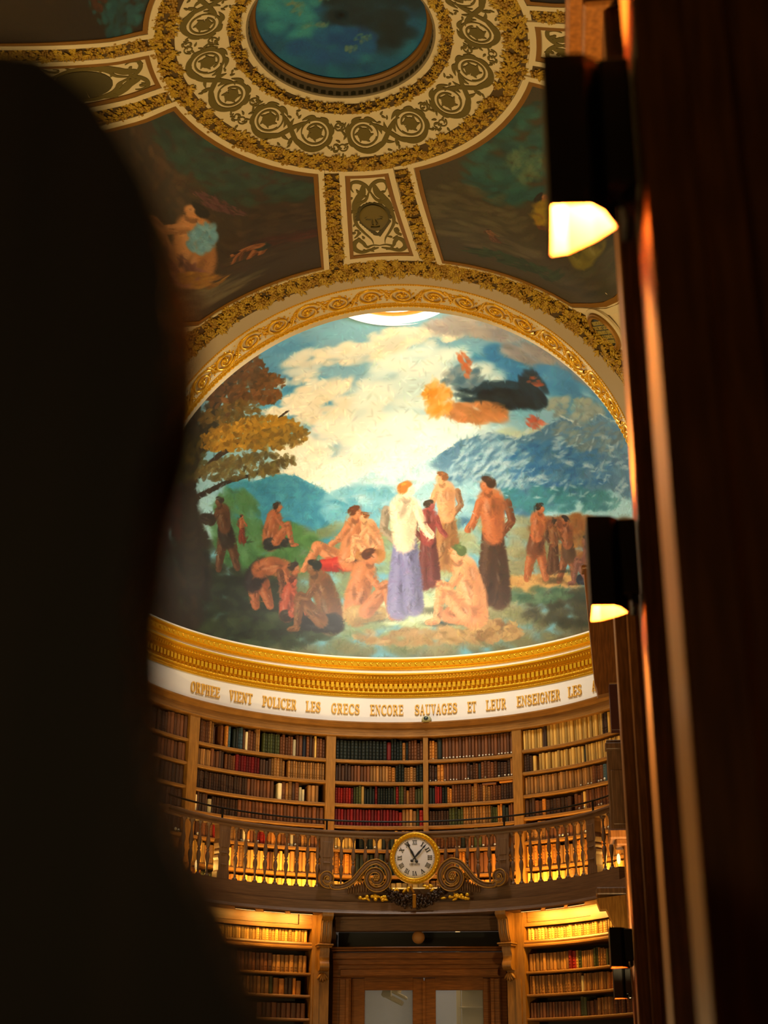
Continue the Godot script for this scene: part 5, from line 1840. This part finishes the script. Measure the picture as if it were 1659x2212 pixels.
func clock() -> void:
	var a := 1.24
	var t := thing("wall_clock", "round gilt clock with Roman numerals and carved scrolls hung on the front of the gallery", "clock", P(3.74, a, 5.375), "", frame(a))
	var b := MB.new()
	b.lathe(V2([0.0, -0.10, 0.40, -0.10, 0.40, 0.0, 0.0, 0.0]), Vector3.ZERO, 48, Vector3(0, 0, 1))
	build(t, "case", b, M.brown)
	b = MB.new()
	b.lathe(V2([0.0, 0.03, 0.30, 0.028, 0.372, 0.012, 0.372, 0.0]), Vector3.ZERO, 64, Vector3(0, 0, 1))
	var dial := build(t, "dial", b, M.dial)
	b = MB.new()
	b.revolve(V2([0.362, 0.0, 0.362, 0.035, 0.378, 0.05, 0.39, 0.035, 0.405, 0.05, 0.43, 0.05, 0.45, 0.03, 0.455, -0.06, 0.40, -0.08]), true, Vector3.ZERO, Vector3.RIGHT, Vector3.UP, Vector3.BACK, 0, 360, 64)
	var bezel := build(t, "bezel", b, M.gold)
	b = MB.new()
	b.ball(Vector3.ZERO, Vector3(0.019, 0.019, 0.016), Basis.IDENTITY, 8, 6)
	var bm := b.mesh()
	for k in 40:
		var q := TAU * k / 40.0
		put(bezel, "bead", bm, M.gold, Transform3D(Basis.IDENTITY, Vector3(cos(q) * 0.418, sin(q) * 0.418, 0.055)))
	# minute track
	b = MB.new()
	for k in 60:
		var q := TAU * k / 60.0
		var s := 0.009 if k % 5 == 0 else 0.0055
		b.box(Vector3(sin(q) * 0.345, cos(q) * 0.345, 0.022), Vector3(s * 1.2, s * 1.7, 0.006), 0.0, Basis(Vector3(0, 0, 1), -q))
	build(dial, "minute_track", b, M.ink)
	var font := SystemFont.new()
	font.font_names = PackedStringArray(["Droid Serif"])
	font.font_weight = 700
	var num := ["XII", "I", "II", "III", "IIII", "V", "VI", "VII", "VIII", "IX", "X", "XI"]
	for k in 12:
		var q := TAU * k / 12.0
		var m := TextMesh.new()
		m.text = num[k]
		m.font = font
		m.font_size = 40
		m.pixel_size = 0.0026
		m.depth = 0.006
		m.curve_step = 2.0
		var ab := m.get_aabb()
		var sx := minf(1.0, 0.085 / maxf(ab.size.x, 0.01))
		var bs := Basis(Vector3(0, 0, 1), -q).scaled_local(Vector3(sx, 1.05, 1))
		var c := ab.position + ab.size * 0.5
		put(dial, "numeral", m, M.ink, Transform3D(bs, Vector3(sin(q), cos(q), 0) * 0.272 - bs * Vector3(c.x, c.y, 0) + Vector3(0, 0, 0.031)))
	var mk := TextMesh.new()
	mk.text = "LEPAUTE"
	mk.font = font
	mk.font_size = 24
	mk.pixel_size = 0.0017
	mk.depth = 0.004
	var mw := mk.get_aabb().size.x
	put(dial, "maker_name", mk, mat(Color(0.42, 0.38, 0.40), 0.6), Transform3D(Basis.IDENTITY.scaled(Vector3(0.19 / mw, 1.1, 1)), Vector3(0.0, -0.115, 0.034)))
	var hand := func(called: String, q: float, ln: float, w: float, z: float) -> void:
		var mb := MB.new()
		mb.extrude(V2([-0.006, -0.06, 0.006, -0.06, w, 0.05, w * 1.25, ln * 0.35, w * 0.45, ln * 0.62, w * 1.0, ln * 0.76, w * 0.35, ln * 0.88, 0.0, ln, -w * 0.35, ln * 0.88, -w * 1.0, ln * 0.76, -w * 0.45, ln * 0.62, -w * 1.25, ln * 0.35, -w, 0.05]), Vector3(0, 0, z), Vector3.RIGHT, Vector3.UP, Vector3(0, 0, 0.008))
		mb.lathe(V2([0.0, 0.008, 0.026, 0.008, 0.026, 0.0, 0.0, 0.0]), Vector3(0, -0.075, z), 16, Vector3(0, 0, 1))
		build(t, called, mb, M.ink, Transform3D(Basis(Vector3(0, 0, 1), -q), Vector3.ZERO))
	hand.call("minute_hand", deg_to_rad(42.0), 0.335, 0.016, 0.048)
	hand.call("hour_hand", deg_to_rad(-27.5), 0.31, 0.017, 0.038)
	# scrolled brackets either side
	for s in [-1.0, 1.0]:
		var c := []
		for i in 34:
			var f := i / 33.0
			var q := -PI * 0.9 + f * TAU * 1.35
			var r := lerpf(0.045, 0.125, f)
			c.append(Vector3(-1.585 + cos(q) * r, -0.40 + sin(q) * r, 0.02))
		# c now ends near the bottom of the small volute; sweep to the top of the large one and wind in
		var p := PackedVector3Array(c)
		for e in [[-1.50, -0.53], [-1.30, -0.52], [-1.12, -0.42], [-0.98, -0.26], [-0.84, -0.12], [-0.70, -0.075]]:
			p.append(Vector3(e[0], e[1], 0.03))
		for i in range(1, 46):
			var f := i / 45.0
			var q := PI / 2.0 - f * TAU * 1.75
			var r := lerpf(0.285, 0.05, pow(f, 0.8))
			p.append(Vector3(-0.70 + cos(q) * r, -0.36 + sin(q) * r, 0.03))
		var sm := PackedVector3Array()
		for i in p.size() - 1:
			for k in 3:
				sm.append(p[i].cubic_interpolate(p[i + 1], p[maxi(i - 1, 0)], p[mini(i + 2, p.size() - 1)], k / 3.0) * Vector3(s, 1, 1))
		var bent := PackedVector3Array()
		for v in sm: bent.append(bend(v))
		b = MB.new()
		b.tube(bent, 0.056, 0.040, 8, false, Vector3(0, 0, 1), 1.3)
		var scr := build(t, "scroll", b, M.brown)
		b = MB.new()
		for off in [-0.042, 0.042]:
			var e := PackedVector3Array()
			for i in sm.size():
				var d := (sm[mini(i + 1, sm.size() - 1)] - sm[maxi(i - 1, 0)]).normalized()
				e.append(bend(sm[i] + Vector3(-d.y, d.x, 0) * off + Vector3(0, 0, 0.056)))
			b.tube(e, 0.0125, 0.0115, 5, false, Vector3(0, 0, 1))
		build(scr, "gilt_edge", b, M.gold_dim)
		b = MB.new()
		for k in 7:
			var q := TAU * k / 6.0
			var rr := 0.0 if k == 6 else 0.04
			b.ball(bend(Vector3(s * (-0.70 + cos(q) * rr), -0.36 + sin(q) * rr, 0.07)), Vector3(0.026, 0.026, 0.03), Basis.IDENTITY, 7, 5)
		b.ball(bend(Vector3(s * -1.585, -0.40, 0.05)), Vector3(0.04, 0.04, 0.04), Basis.IDENTITY, 10, 6)
		for k in 9:
			b.ball(bend(Vector3(s * rng.randf_range(-1.02, -0.92), rng.randf_range(-0.42, -0.26), 0.04)), Vector3(0.035, 0.02, 0.025), Basis(Vector3(0, 0, 1), rng.randf() * 3.0), 6, 4)
		build(scr, "rosette", b, M.gold_dim)
		# fluted apron under the arm
		b = MB.new()
		for k in 9:
			b.ball(bend(Vector3(s * (-1.18 + 0.045 * k), -0.58 + 0.012 * k, 0.0)), Vector3(0.026, 0.07 + 0.006 * k, 0.04), Basis.IDENTITY, 7, 5)
		build(t, "fluted_leaf", b, M.brown)
		# gilded fruit and leaves beside the garland
		b = MB.new()
		for k in 16:
			var q := Vector3(s * rng.randf_range(-0.98, -0.52), -0.70 + rng.randf_range(-0.04, 0.04), 0.05)
			if k % 2 == 0:
				b.ball(bend(q), Vector3(0.036, 0.032, 0.035), Basis.IDENTITY, 8, 6)
			else:
				b.ball(bend(q), Vector3(0.06, 0.022, 0.028), Basis(Vector3(0, 0, 1), rng.randf_range(-1.0, 1.0)), 6, 4)
		for k in 6:
			b.ball(Vector3(s * rng.randf_range(-0.42, -0.10), -0.54 + rng.randf_range(-0.04, 0.05), 0.03), Vector3(0.05, 0.024, 0.03), Basis(Vector3(0, 0, 1), rng.randf_range(-1.4, 1.4)), 6, 4)
		build(t, "gilt_fruit", b, M.gold)
	# hanging oak-leaf garland
	b = MB.new()
	for k in 260:
		var f := rng.randf_range(-1.0, 1.0)
		var x := f * 0.60
		var y := -0.47 - 0.30 * sqrt(maxf(0.0, 1.0 - f * f * 0.98)) + 0.10 * (f * f)
		var th := 0.055 + 0.055 * (1.0 - f * f)
		b.ball(Vector3(x, y + rng.randf_range(-th, th), 0.02 + rng.randf_range(0.0, 0.08)), Vector3(0.036, 0.02, 0.03) * rng.randf_range(0.7, 1.2), Basis(Vector3(0, 0, 1), rng.randf() * 3.1), 6, 4)
	build(t, "garland", b, mat(Color(0.20, 0.125, 0.07), 0.45))
	b = MB.new()
	b.box(Vector3(0.0, -0.76, 0.11), Vector3(0.065, 0.24, 0.03), 0.01)
	b.box(Vector3(-0.04, -0.56, 0.09), Vector3(0.04, 0.14, 0.03), 0.01, Basis(Vector3(0, 0, 1), 0.5))
	build(t, "ribbon", b, M.brass)

func pier(called: String, label: String, x: float, z0: float, z1: float, top: float, cap: bool) -> void:
	var t := thing(called, label, "bookcase pier", Vector3.ZERO)
	var b := MB.new()
	b.box(Vector3(x + 1.2, top * 0.5, (z0 + z1) * 0.5), Vector3(2.4, top, z1 - z0), 0.008)
	build(t, "body", b, M.pier)
	b = MB.new()
	b.box(Vector3(x + 0.16, top * 0.5, z1 + 0.02), Vector3(0.10, top * 0.96, 0.05), 0.015)
	b.box(Vector3(x + 0.62, top * 0.5, z1 + 0.012), Vector3(0.60, top * 0.90, 0.03), 0.012)
	build(t, "front_panel", b, M.pier)
	b = MB.new()
	b.box(Vector3(x + 0.02, 0.15, (z0 + z1) * 0.5), Vector3(0.16, 0.3, z1 - z0 + 0.1), 0.02)
	build(t, "plinth", b, M.pier)
	if cap:
		b = MB.new()
		b.box(Vector3(x + 1.15, top + 0.03, (z0 + z1) * 0.5), Vector3(2.5, 0.08, z1 - z0 + 0.10), 0.015)
		b.box(Vector3(x + 1.12, top + 0.12, (z0 + z1) * 0.5), Vector3(2.6, 0.12, z1 - z0 + 0.18), 0.02)
		build(t, "cornice", b, M.pier)

func sconce(label: String, x: float, y: float, z: float, energy: float, hgt := 0.40) -> void:
	var t := thing("wall_lamp", label, "lamp", Vector3(x, y, z))
	var poly := V2([-0.197, 0.112, -0.10, 0.106, -0.068, 0.075, -0.035, 0.004, -0.085, -0.05, -0.15, -0.098, -0.2, -0.107])
	var inn: PackedVector2Array = Geometry2D.offset_polygon(poly, -0.007)[0]
	var holder: Node3D = t
	for e in [[poly, M.black, "shade"], [inn, mat(Color(0.66, 0.34, 0.07), 0.7), "lining"]]:
		var q: PackedVector2Array = e[0]
		var b := MB.new()
		for i in q.size():
			var a := q[i]
			var c := q[(i + 1) % q.size()]
			var n := Vector3(c.y - a.y, 0, -(c.x - a.x)).normalized()
			b.quad(Vector3(a.x, 0, a.y), Vector3(c.x, 0, c.y), Vector3(c.x, hgt, c.y), Vector3(a.x, hgt, a.y), n)
		holder = build(holder, e[2], b, e[1])
	var b2 := MB.new()
	b2.box(Vector3(-0.03, hgt * 0.5 + 0.02, 0.05), Vector3(0.075, hgt - 0.06, 0.10), 0.008)
	b2.box(Vector3(-0.01, 0.06, 0.0), Vector3(0.03, 0.10, 0.16), 0.006)
	build(t, "bracket", b2, M.black)
	b2 = MB.new()
	b2.ball(Vector3(-0.13, hgt * 0.62, 0.0), Vector3(0.028, 0.045, 0.028), Basis.IDENTITY, 12, 8)
	build(t, "bulb", b2, glow(Color(1.0, 0.80, 0.48), 12.0))
	omni("wall_lamp_light", Vector3(x - 0.13, y + hgt * 0.62, z), energy, Color(1.0, 0.82, 0.45), 0.03)

func piers() -> void:
	pier("near_pier", "dark blurred wooden bookcase pier filling the right side behind the upper lamp", 2.727, 18.56, 18.86, 6.2, false)
	pier("tall_pier", "dark wooden bookcase pier behind the lower black lamp with a wavy lit edge", 2.884, 15.68, 16.01, 6.4, true)
	pier("panelled_pier", "reddish brown panelled wooden pier with two mouldings under the wavy lamp", 3.19, 8.0, 8.30, 5.98, true)
	pier("far_pier", "low wooden bookcase pier carrying the last small black lamp before the apse", 3.38, 3.72, 4.0, 4.3, true)
	sconce("large blurred black wall lamp glowing white from below, fixed high on the dark pier", 2.712, 3.33, 18.66, LAMP, 0.43)
	sconce("black wall lamp with a wavy amber lit underside, in front of the painted meadow's edge", 2.868, 3.33, 15.82, LAMP, 0.40)
	sconce("small black wall lamp under the lit gallery bracket, upper one of the small pair", 3.172, 2.53, 8.16, LAMP * 0.05, 0.34)
	sconce("small black wall lamp just below another, lowest of the four", 3.362, 2.53, 3.86, LAMP * 0.05, 0.34)
	# woodwork where the side bay meets the apse
	var t := thing("bay_woodwork", "orange brown wooden bookcase crest with an overhanging foot beside the gilded inscription", "woodwork")
	var b := MB.new()
	b.extrude(CREST(), Vector3(0, 0, 0.55), Vector3.RIGHT, Vector3.UP, Vector3(0, 0, 0.22))
	b.box(Vector3(3.45, 9.13, 0.66), Vector3(0.62, 0.07, 0.3), 0.015)
	build(t, "crest", b, M.pier)
	b = MB.new()
	b.box(Vector3(3.98, 4.5, 0.95), Vector3(0.70, 9.0, 0.24), 0.01)
	build(t, "upright", b, M.pier)
	b = MB.new()
	b.box(Vector3(3.52, 6.80, 0.95), Vector3(0.14, 0.70, 0.2), 0.008)
	build(t, "red_panel", b, mat(Color(0.22, 0.05, 0.04), 0.5))
	b = MB.new()
	b.box(Vector3(3.51, 5.70, 0.55), Vector3(0.26, 1.42, 0.12), 0.012)
	b.box(Vector3(3.51, 6.30, 0.60), Vector3(0.30, 0.10, 0.2), 0.012)
	b.box(Vector3(3.51, 5.55, 0.62), Vector3(0.17, 0.80, 0.03), 0.008)
	build(t, "end_post", b, M.brown)
	t = thing("side_bracket", "large lit wooden scroll bracket carrying the end of the gallery beside the small lamps", "bracket")
	b = MB.new()
	b.extrude(V2([3.115, 4.06, 3.14, 4.085, 3.56, 4.14, 3.57, 3.66, 3.40, 3.655, 3.33, 3.76, 3.25, 3.94, 3.16, 3.935]), Vector3(0, 0, 0.40), Vector3.RIGHT, Vector3.UP, Vector3(0, 0, 0.3))
	build(t, "scroll", b, M.oak)
	b = MB.new()
	b.box(Vector3(3.42, 4.19, 0.52), Vector3(0.60, 0.10, 0.4), 0.015)
	build(t, "abacus", b, M.brown)
	# right end of the wooden cornice returns
func CREST() -> PackedVector2Array:
	return V2([3.18, 8.99, 3.255, 7.25, 3.28, 7.16, 3.292, 7.06, 3.47, 7.10, 3.47, 7.25, 3.72, 7.25, 3.72, 9.10, 3.20, 9.10])

const LAMP := 13.0

func silhouette() -> void:
	var t := thing("wooden_pier_end", "near-black out-of-focus curved wooden pier end close to the viewer, hiding the whole left edge", "woodwork")
	var b := MB.new()
	var poly := V2([2.06, 2.00, 2.163, 1.995, 2.191, 1.989, 2.229, 1.953, 2.259, 1.899, 2.277, 1.84, 2.281, 1.785, 2.279, 1.754, 2.272, 1.722, 2.269, 1.663, 2.273, 1.618, 2.282, 1.576, 2.299, 1.545, 2.315, 1.52, 2.326, 1.494, 2.336, 1.477, 2.37, 1.40, 2.40, 1.25, 2.40, 0.0, 1.75, 0.0, 1.75, 1.9, 1.9, 1.99])
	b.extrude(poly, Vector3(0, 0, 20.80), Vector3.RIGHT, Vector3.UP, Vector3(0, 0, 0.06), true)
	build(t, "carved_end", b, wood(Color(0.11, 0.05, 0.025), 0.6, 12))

# one letter a colour, then how many stand side by side; a row runs from west to east
const UP := [
	["d20 n6", "d12 n8", "n10 d8", "d20", "d20", "t16", "t14"],
	["n6 t2 d1 k2 n1 k1 o1 B1 k1 g2 B2 n1 w1 n3 t2 k1 G7 n5 w1 n2 b1 n1 d1 n1 y1 n3", "t7 n3 d2 k1 n4 m9 d4 t5 k1 t15", "d21 n8 k1 w1 n1 t2 d1 n1 w2 k1 t3 k2", "w1 d4 w1 d10 n24", "n6 r1 n3 t3 d2 w1 o1 n2 r3 o4 n3 w1 d2 t3 n3", "y5 t2 y5 t4 y6 n2 y5 t8", "o3 G4 t3 o4 y16"],  # pale tones of the last two rows stand in for lamplight
	["g14 r1 g4 o1 g1 n5", "d5 n6 t6 o2 g3 t4 g2", "r6 m1 G3 y1 g4 r1 g6 G1 r1 G2 n1 o1 n2 G3", "m20 r2 t4 G1 r1", "y6 k1 g3 y2 g3 y8", "o4 g11 t2 n1", "y4 t8 y6"],
	["o3 g1 n22", "d3 o2 n8 d2 n2 g1 n5 d4 o1", "g2 r3 g2 o2 n7 t1 o1 n2 t3 n4 d5", "d7 G5 t10 G3 o2 g2 n3", "n9 g1 n3 G2 n9", "o2 n3 o3 n5 o4 t3", "t8 o6"],
	["y7 d2 y20 d3 y16", "d3 y1 k1 y15 g1 y26", "t24 n4 B1 n16", "d3 n2 o1 d7 k1 n3 y1 n12 d4 y2 n6", "t5 n8 t10 o6 n6", "o8 t6 o9 t8 o6", "y8 t6 y10 t6"]]
const LO := [["y54", "n4 t16 k1 n12 t8", "n20 t14 G1 o2 d2 o2 k1", "n36"], ["y30 t8", "t12 r2 y1 G1 t6 G2 t4 G1 t3 r1 G3 t6", "t18 w1 t10 o3 g2 t9", "n17 G2 n5 t6 n10"]]
const TONE := {
	"n": [Color(0.39, 0.225, 0.115), "brown leather"], "d": [Color(0.245, 0.155, 0.105), "dark brown"], "t": [Color(0.57, 0.39, 0.19), "tan leather"], "o": [Color(0.67, 0.42, 0.15), "orange tan"],
	"y": [Color(0.75, 0.58, 0.28), "pale vellum"], "g": [Color(0.09, 0.115, 0.095), "dark green"], "G": [Color(0.24, 0.255, 0.125), "olive green"], "r": [Color(0.48, 0.07, 0.04), "red"],
	"m": [Color(0.38, 0.03, 0.045), "crimson"], "b": [Color(0.05, 0.06, 0.10), "blue black"], "B": [Color(0.22, 0.30, 0.33), "grey blue"], "w": [Color(0.80, 0.72, 0.54), "cream white"]}
const ONES := ["", "first", "second", "third", "fourth", "fifth", "sixth", "seventh", "eighth", "ninth", "tenth", "eleventh", "twelfth", "thirteenth", "fourteenth", "fifteenth", "sixteenth", "seventeenth", "eighteenth", "nineteenth"]

func nth(n: int) -> String:
	if n < 20:
		return ONES[n]
	var tens := ["twent", "thirt", "fort", "fift", "sixt"]
	return tens[n / 10 - 2] + ("ieth" if n % 10 == 0 else "y-" + ONES[n % 10])

const BAYNAME := ["dark gallery bookcase far left", "wide bookcase left of clock", "narrow bookcase above clock", "narrow bookcase right of clock", "wide bookcase at right", "bookcase left of door", "bookcase right of door"]
const SHELFNAME := ["top shelf", "second shelf", "third shelf", "fourth shelf", "fifth shelf", "sixth shelf", "lowest shelf"]

func book_mesh(kind: int) -> ArrayMesh:   # unit book: width x, height y from 0 to 1, spine towards +z at z = 0, boards running back
	var b := MB.new()
	var sec := V2([-0.49, -1.0, 0.49, -1.0, 0.49, -0.10, 0.38, -0.03, 0.15, 0.0, -0.15, 0.0, -0.38, -0.03, -0.49, -0.10])
	b.extrude(sec, Vector3.ZERO, Vector3.RIGHT, Vector3.BACK, Vector3.UP, true)
	var bands := [[0.10, 0.27, 0.44, 0.61, 0.78, 0.92], [], [0.06, 0.94], [0.16, 0.30, 0.68, 0.84]]
	for y in bands[kind]:
		b.extrude(V2([-0.42, -0.10, 0.42, -0.10, 0.30, 0.0, 0.12, 0.045, -0.12, 0.045, -0.30, 0.0]), Vector3(0, y - 0.011, 0), Vector3.RIGHT, Vector3.BACK, Vector3(0, 0.022, 0))
	return b.mesh()

func parse(row: String) -> Array:
	var o := []
	for w in row.split(" "):
		o.append([w.substr(0, 1), int(w.substr(1))])
	return o

func books() -> void:
	var meshes := [book_mesh(0), book_mesh(1), book_mesh(2), book_mesh(3)]
	var mats := {}
	for k in TONE:
		mats[k] = []
		for v in 3:
			var c: Color = TONE[k][0]
			mats[k].append(mat(c * [0.82, 1.0, 1.16][v], 0.48))
	var all := []
	for bay in 7:
		var upper := bay < 5
		var rows: Array = UP[bay] if upper else LO[bay - 5]
		var t0: float
		var t1: float
		if upper:
			t0 = BAYS[bay][0] + 0.15
			t1 = BAYS[bay][1] - 0.15
		else:
			t0 = [-72.0, 30.2][bay - 5]
			t1 = [-26.4, 66.0][bay - 5]
		for ri in rows.size():
			var base: float = (ROWS[ri] + (0.045 if bay == 4 else 0.0)) if upper else LOW[ri]
			var clear: float
			if upper:
				clear = (7.78 if ri == 0 else ROWS[ri - 1] - 0.058) - ROWS[ri]
			else:
				clear = [0.225, 0.335, 0.32, 0.335][ri]
			var units := 0.0
			var run := parse(rows[ri])
			var list := []
			for e in run:
				var hh := rng.randf_range(0.78, 0.95)
				var ww := rng.randf_range(0.85, 1.2)
				if e[1] >= 8: hh = rng.randf_range(0.84, 0.93)
				if not upper and ri == 0: hh = 0.93
				if not upper and ri == 3 and e[0] == "n": hh = 0.72
				var kind: int = [0, 0, 3, 1, 2][rng.randi() % 5]
				if e[0] == "y": kind = 1 if upper else 0
				if e[0] == "w": kind = 1
				for i in e[1]:
					var w := ww * rng.randf_range(0.9, 1.1) * (1.3 if e[1] <= 2 and rng.randf() < 0.3 else 1.0)
					var h := hh * rng.randf_range(0.985, 1.015)
					if e[1] < 6: h = clampf(hh + rng.randf_range(-0.07, 0.07), 0.68, 0.97)
					if e[0] == "w": h *= 0.85
					list.append([e[0], w, h, kind])
					units += w
			var a := t0
			var seen := {}
			for e in list:
				var step: float = (t1 - t0) * e[1] / units
				if e[0] != "k":
					seen[e[0]] = seen.get(e[0], 0) + 1
					var front := 4.65 if upper else 4.06
					front += rng.randf_range(-0.012, 0.02)
					var mid := a + step * 0.5
					var wid := deg_to_rad(step) * front * 0.965
					var high: float = clear * e[2]
					# how large it shows: near the middle, not behind the balusters or the dark shapes
					var score := wid * high
					if upper and ri >= 4: score *= 0.1
					if mid < -52.0 and upper or mid > 48.0: score *= 0.05
					if not upper and (mid < -42.0 or mid > 44.0): score *= 0.05
					var fr := frame(mid)
					all.append({"s": score, "c": e[0], "k": e[3], "xf": Transform3D(Basis(fr.x * wid, fr.y * high, fr.z * (0.24 if upper else 0.22)), P(front, mid, base + 0.001)), "n": seen[e[0]], "bay": bay, "row": ri, "mark": (bay == 3 and ri < 2 and rng.randf() < 0.5) or (upper and ri == 4 and rng.randf() < 0.25) or (bay == 4 and ri in [2, 3] and mid > 40.0 and rng.randf() < 0.4)})
				a += step
	var order := range(all.size())
	order.sort_custom(func(i: int, j: int) -> bool: return all[i].s > all[j].s if all[i].s != all[j].s else i < j)
	var single := {}
	for i in 300: single[order[i]] = true
	var mk := MB.new()
	mk.lathe(V2([0.0, 0.03, 0.28, 0.03, 0.28, 0.0]), Vector3.ZERO, 10, Vector3(0, 0, 1))
	var markm := mk.mesh()
	var rest := {}
	var marks := []
	for i in all.size():
		var e: Dictionary = all[i]
		var v := posmod(e.n * 7 + e.row * 3 + e.bay, 3)
		var xf: Transform3D = e.xf
		var mxf := Transform3D(Basis(xf.basis.x, xf.basis.x.length() * Vector3.UP, xf.basis.z), xf.origin + Vector3.UP * xf.basis.x.length() * 0.45)
		if single.has(i):
			var o := put(self, "book", meshes[e.k], mats[e.c][v], xf)
			var label := "%s %s book from the left, %s of %s" % [nth(e.n), TONE[e.c][1], SHELFNAME[e.row], BAYNAME[e.bay]]
			tag(o, label, "book", "books on %s of the %s" % [SHELFNAME[e.row], BAYNAME[e.bay]])
			if e.mark:
				put(o, "shelf_mark", markm, M.paper, xf.affine_inverse() * mxf)
		else:
			if not rest.has(e.k): rest[e.k] = [[], []]
			rest[e.k][0].append(xf)
			rest[e.k][1].append((TONE[e.c][0] * [0.82, 1.0, 1.16][v] as Color).srgb_to_linear())
			if e.mark: marks.append(mxf)
	var t := Node3D.new()
	t.name = "shelved_books"
	add_child(t)
	tag(t, "the many smaller and half hidden books on the remaining shelves of the curved bookcases", "books", "", "stuff")
	var cm := mat(Color.WHITE, 0.48)
	cm.vertex_color_use_as_albedo = true
	for k in rest:
		scatter(t, "volumes", meshes[k], cm, rest[k][0], rest[k][1])
	scatter(t, "shelf_marks", markm, M.paper, marks)
	# a few books lying flat on top of a row east of the clock
	var fl := [["brown book lying flat on the standing row, third shelf right of the clock", 17.6, 6.83, "n"], ["bright orange book lying flat at the end of the third shelf, right of the clock", 21.8, 6.845, "o"]]
	for e in fl:
		var fr := frame(e[1])
		var o := put(self, "flat_book", meshes[1], mats[e[3]][2], Transform3D(Basis(fr.y * 0.05, fr.x * -0.27, fr.z * 0.22), P(4.64, e[1] + 1.7, e[2])))
		tag(o, e[0], "book")
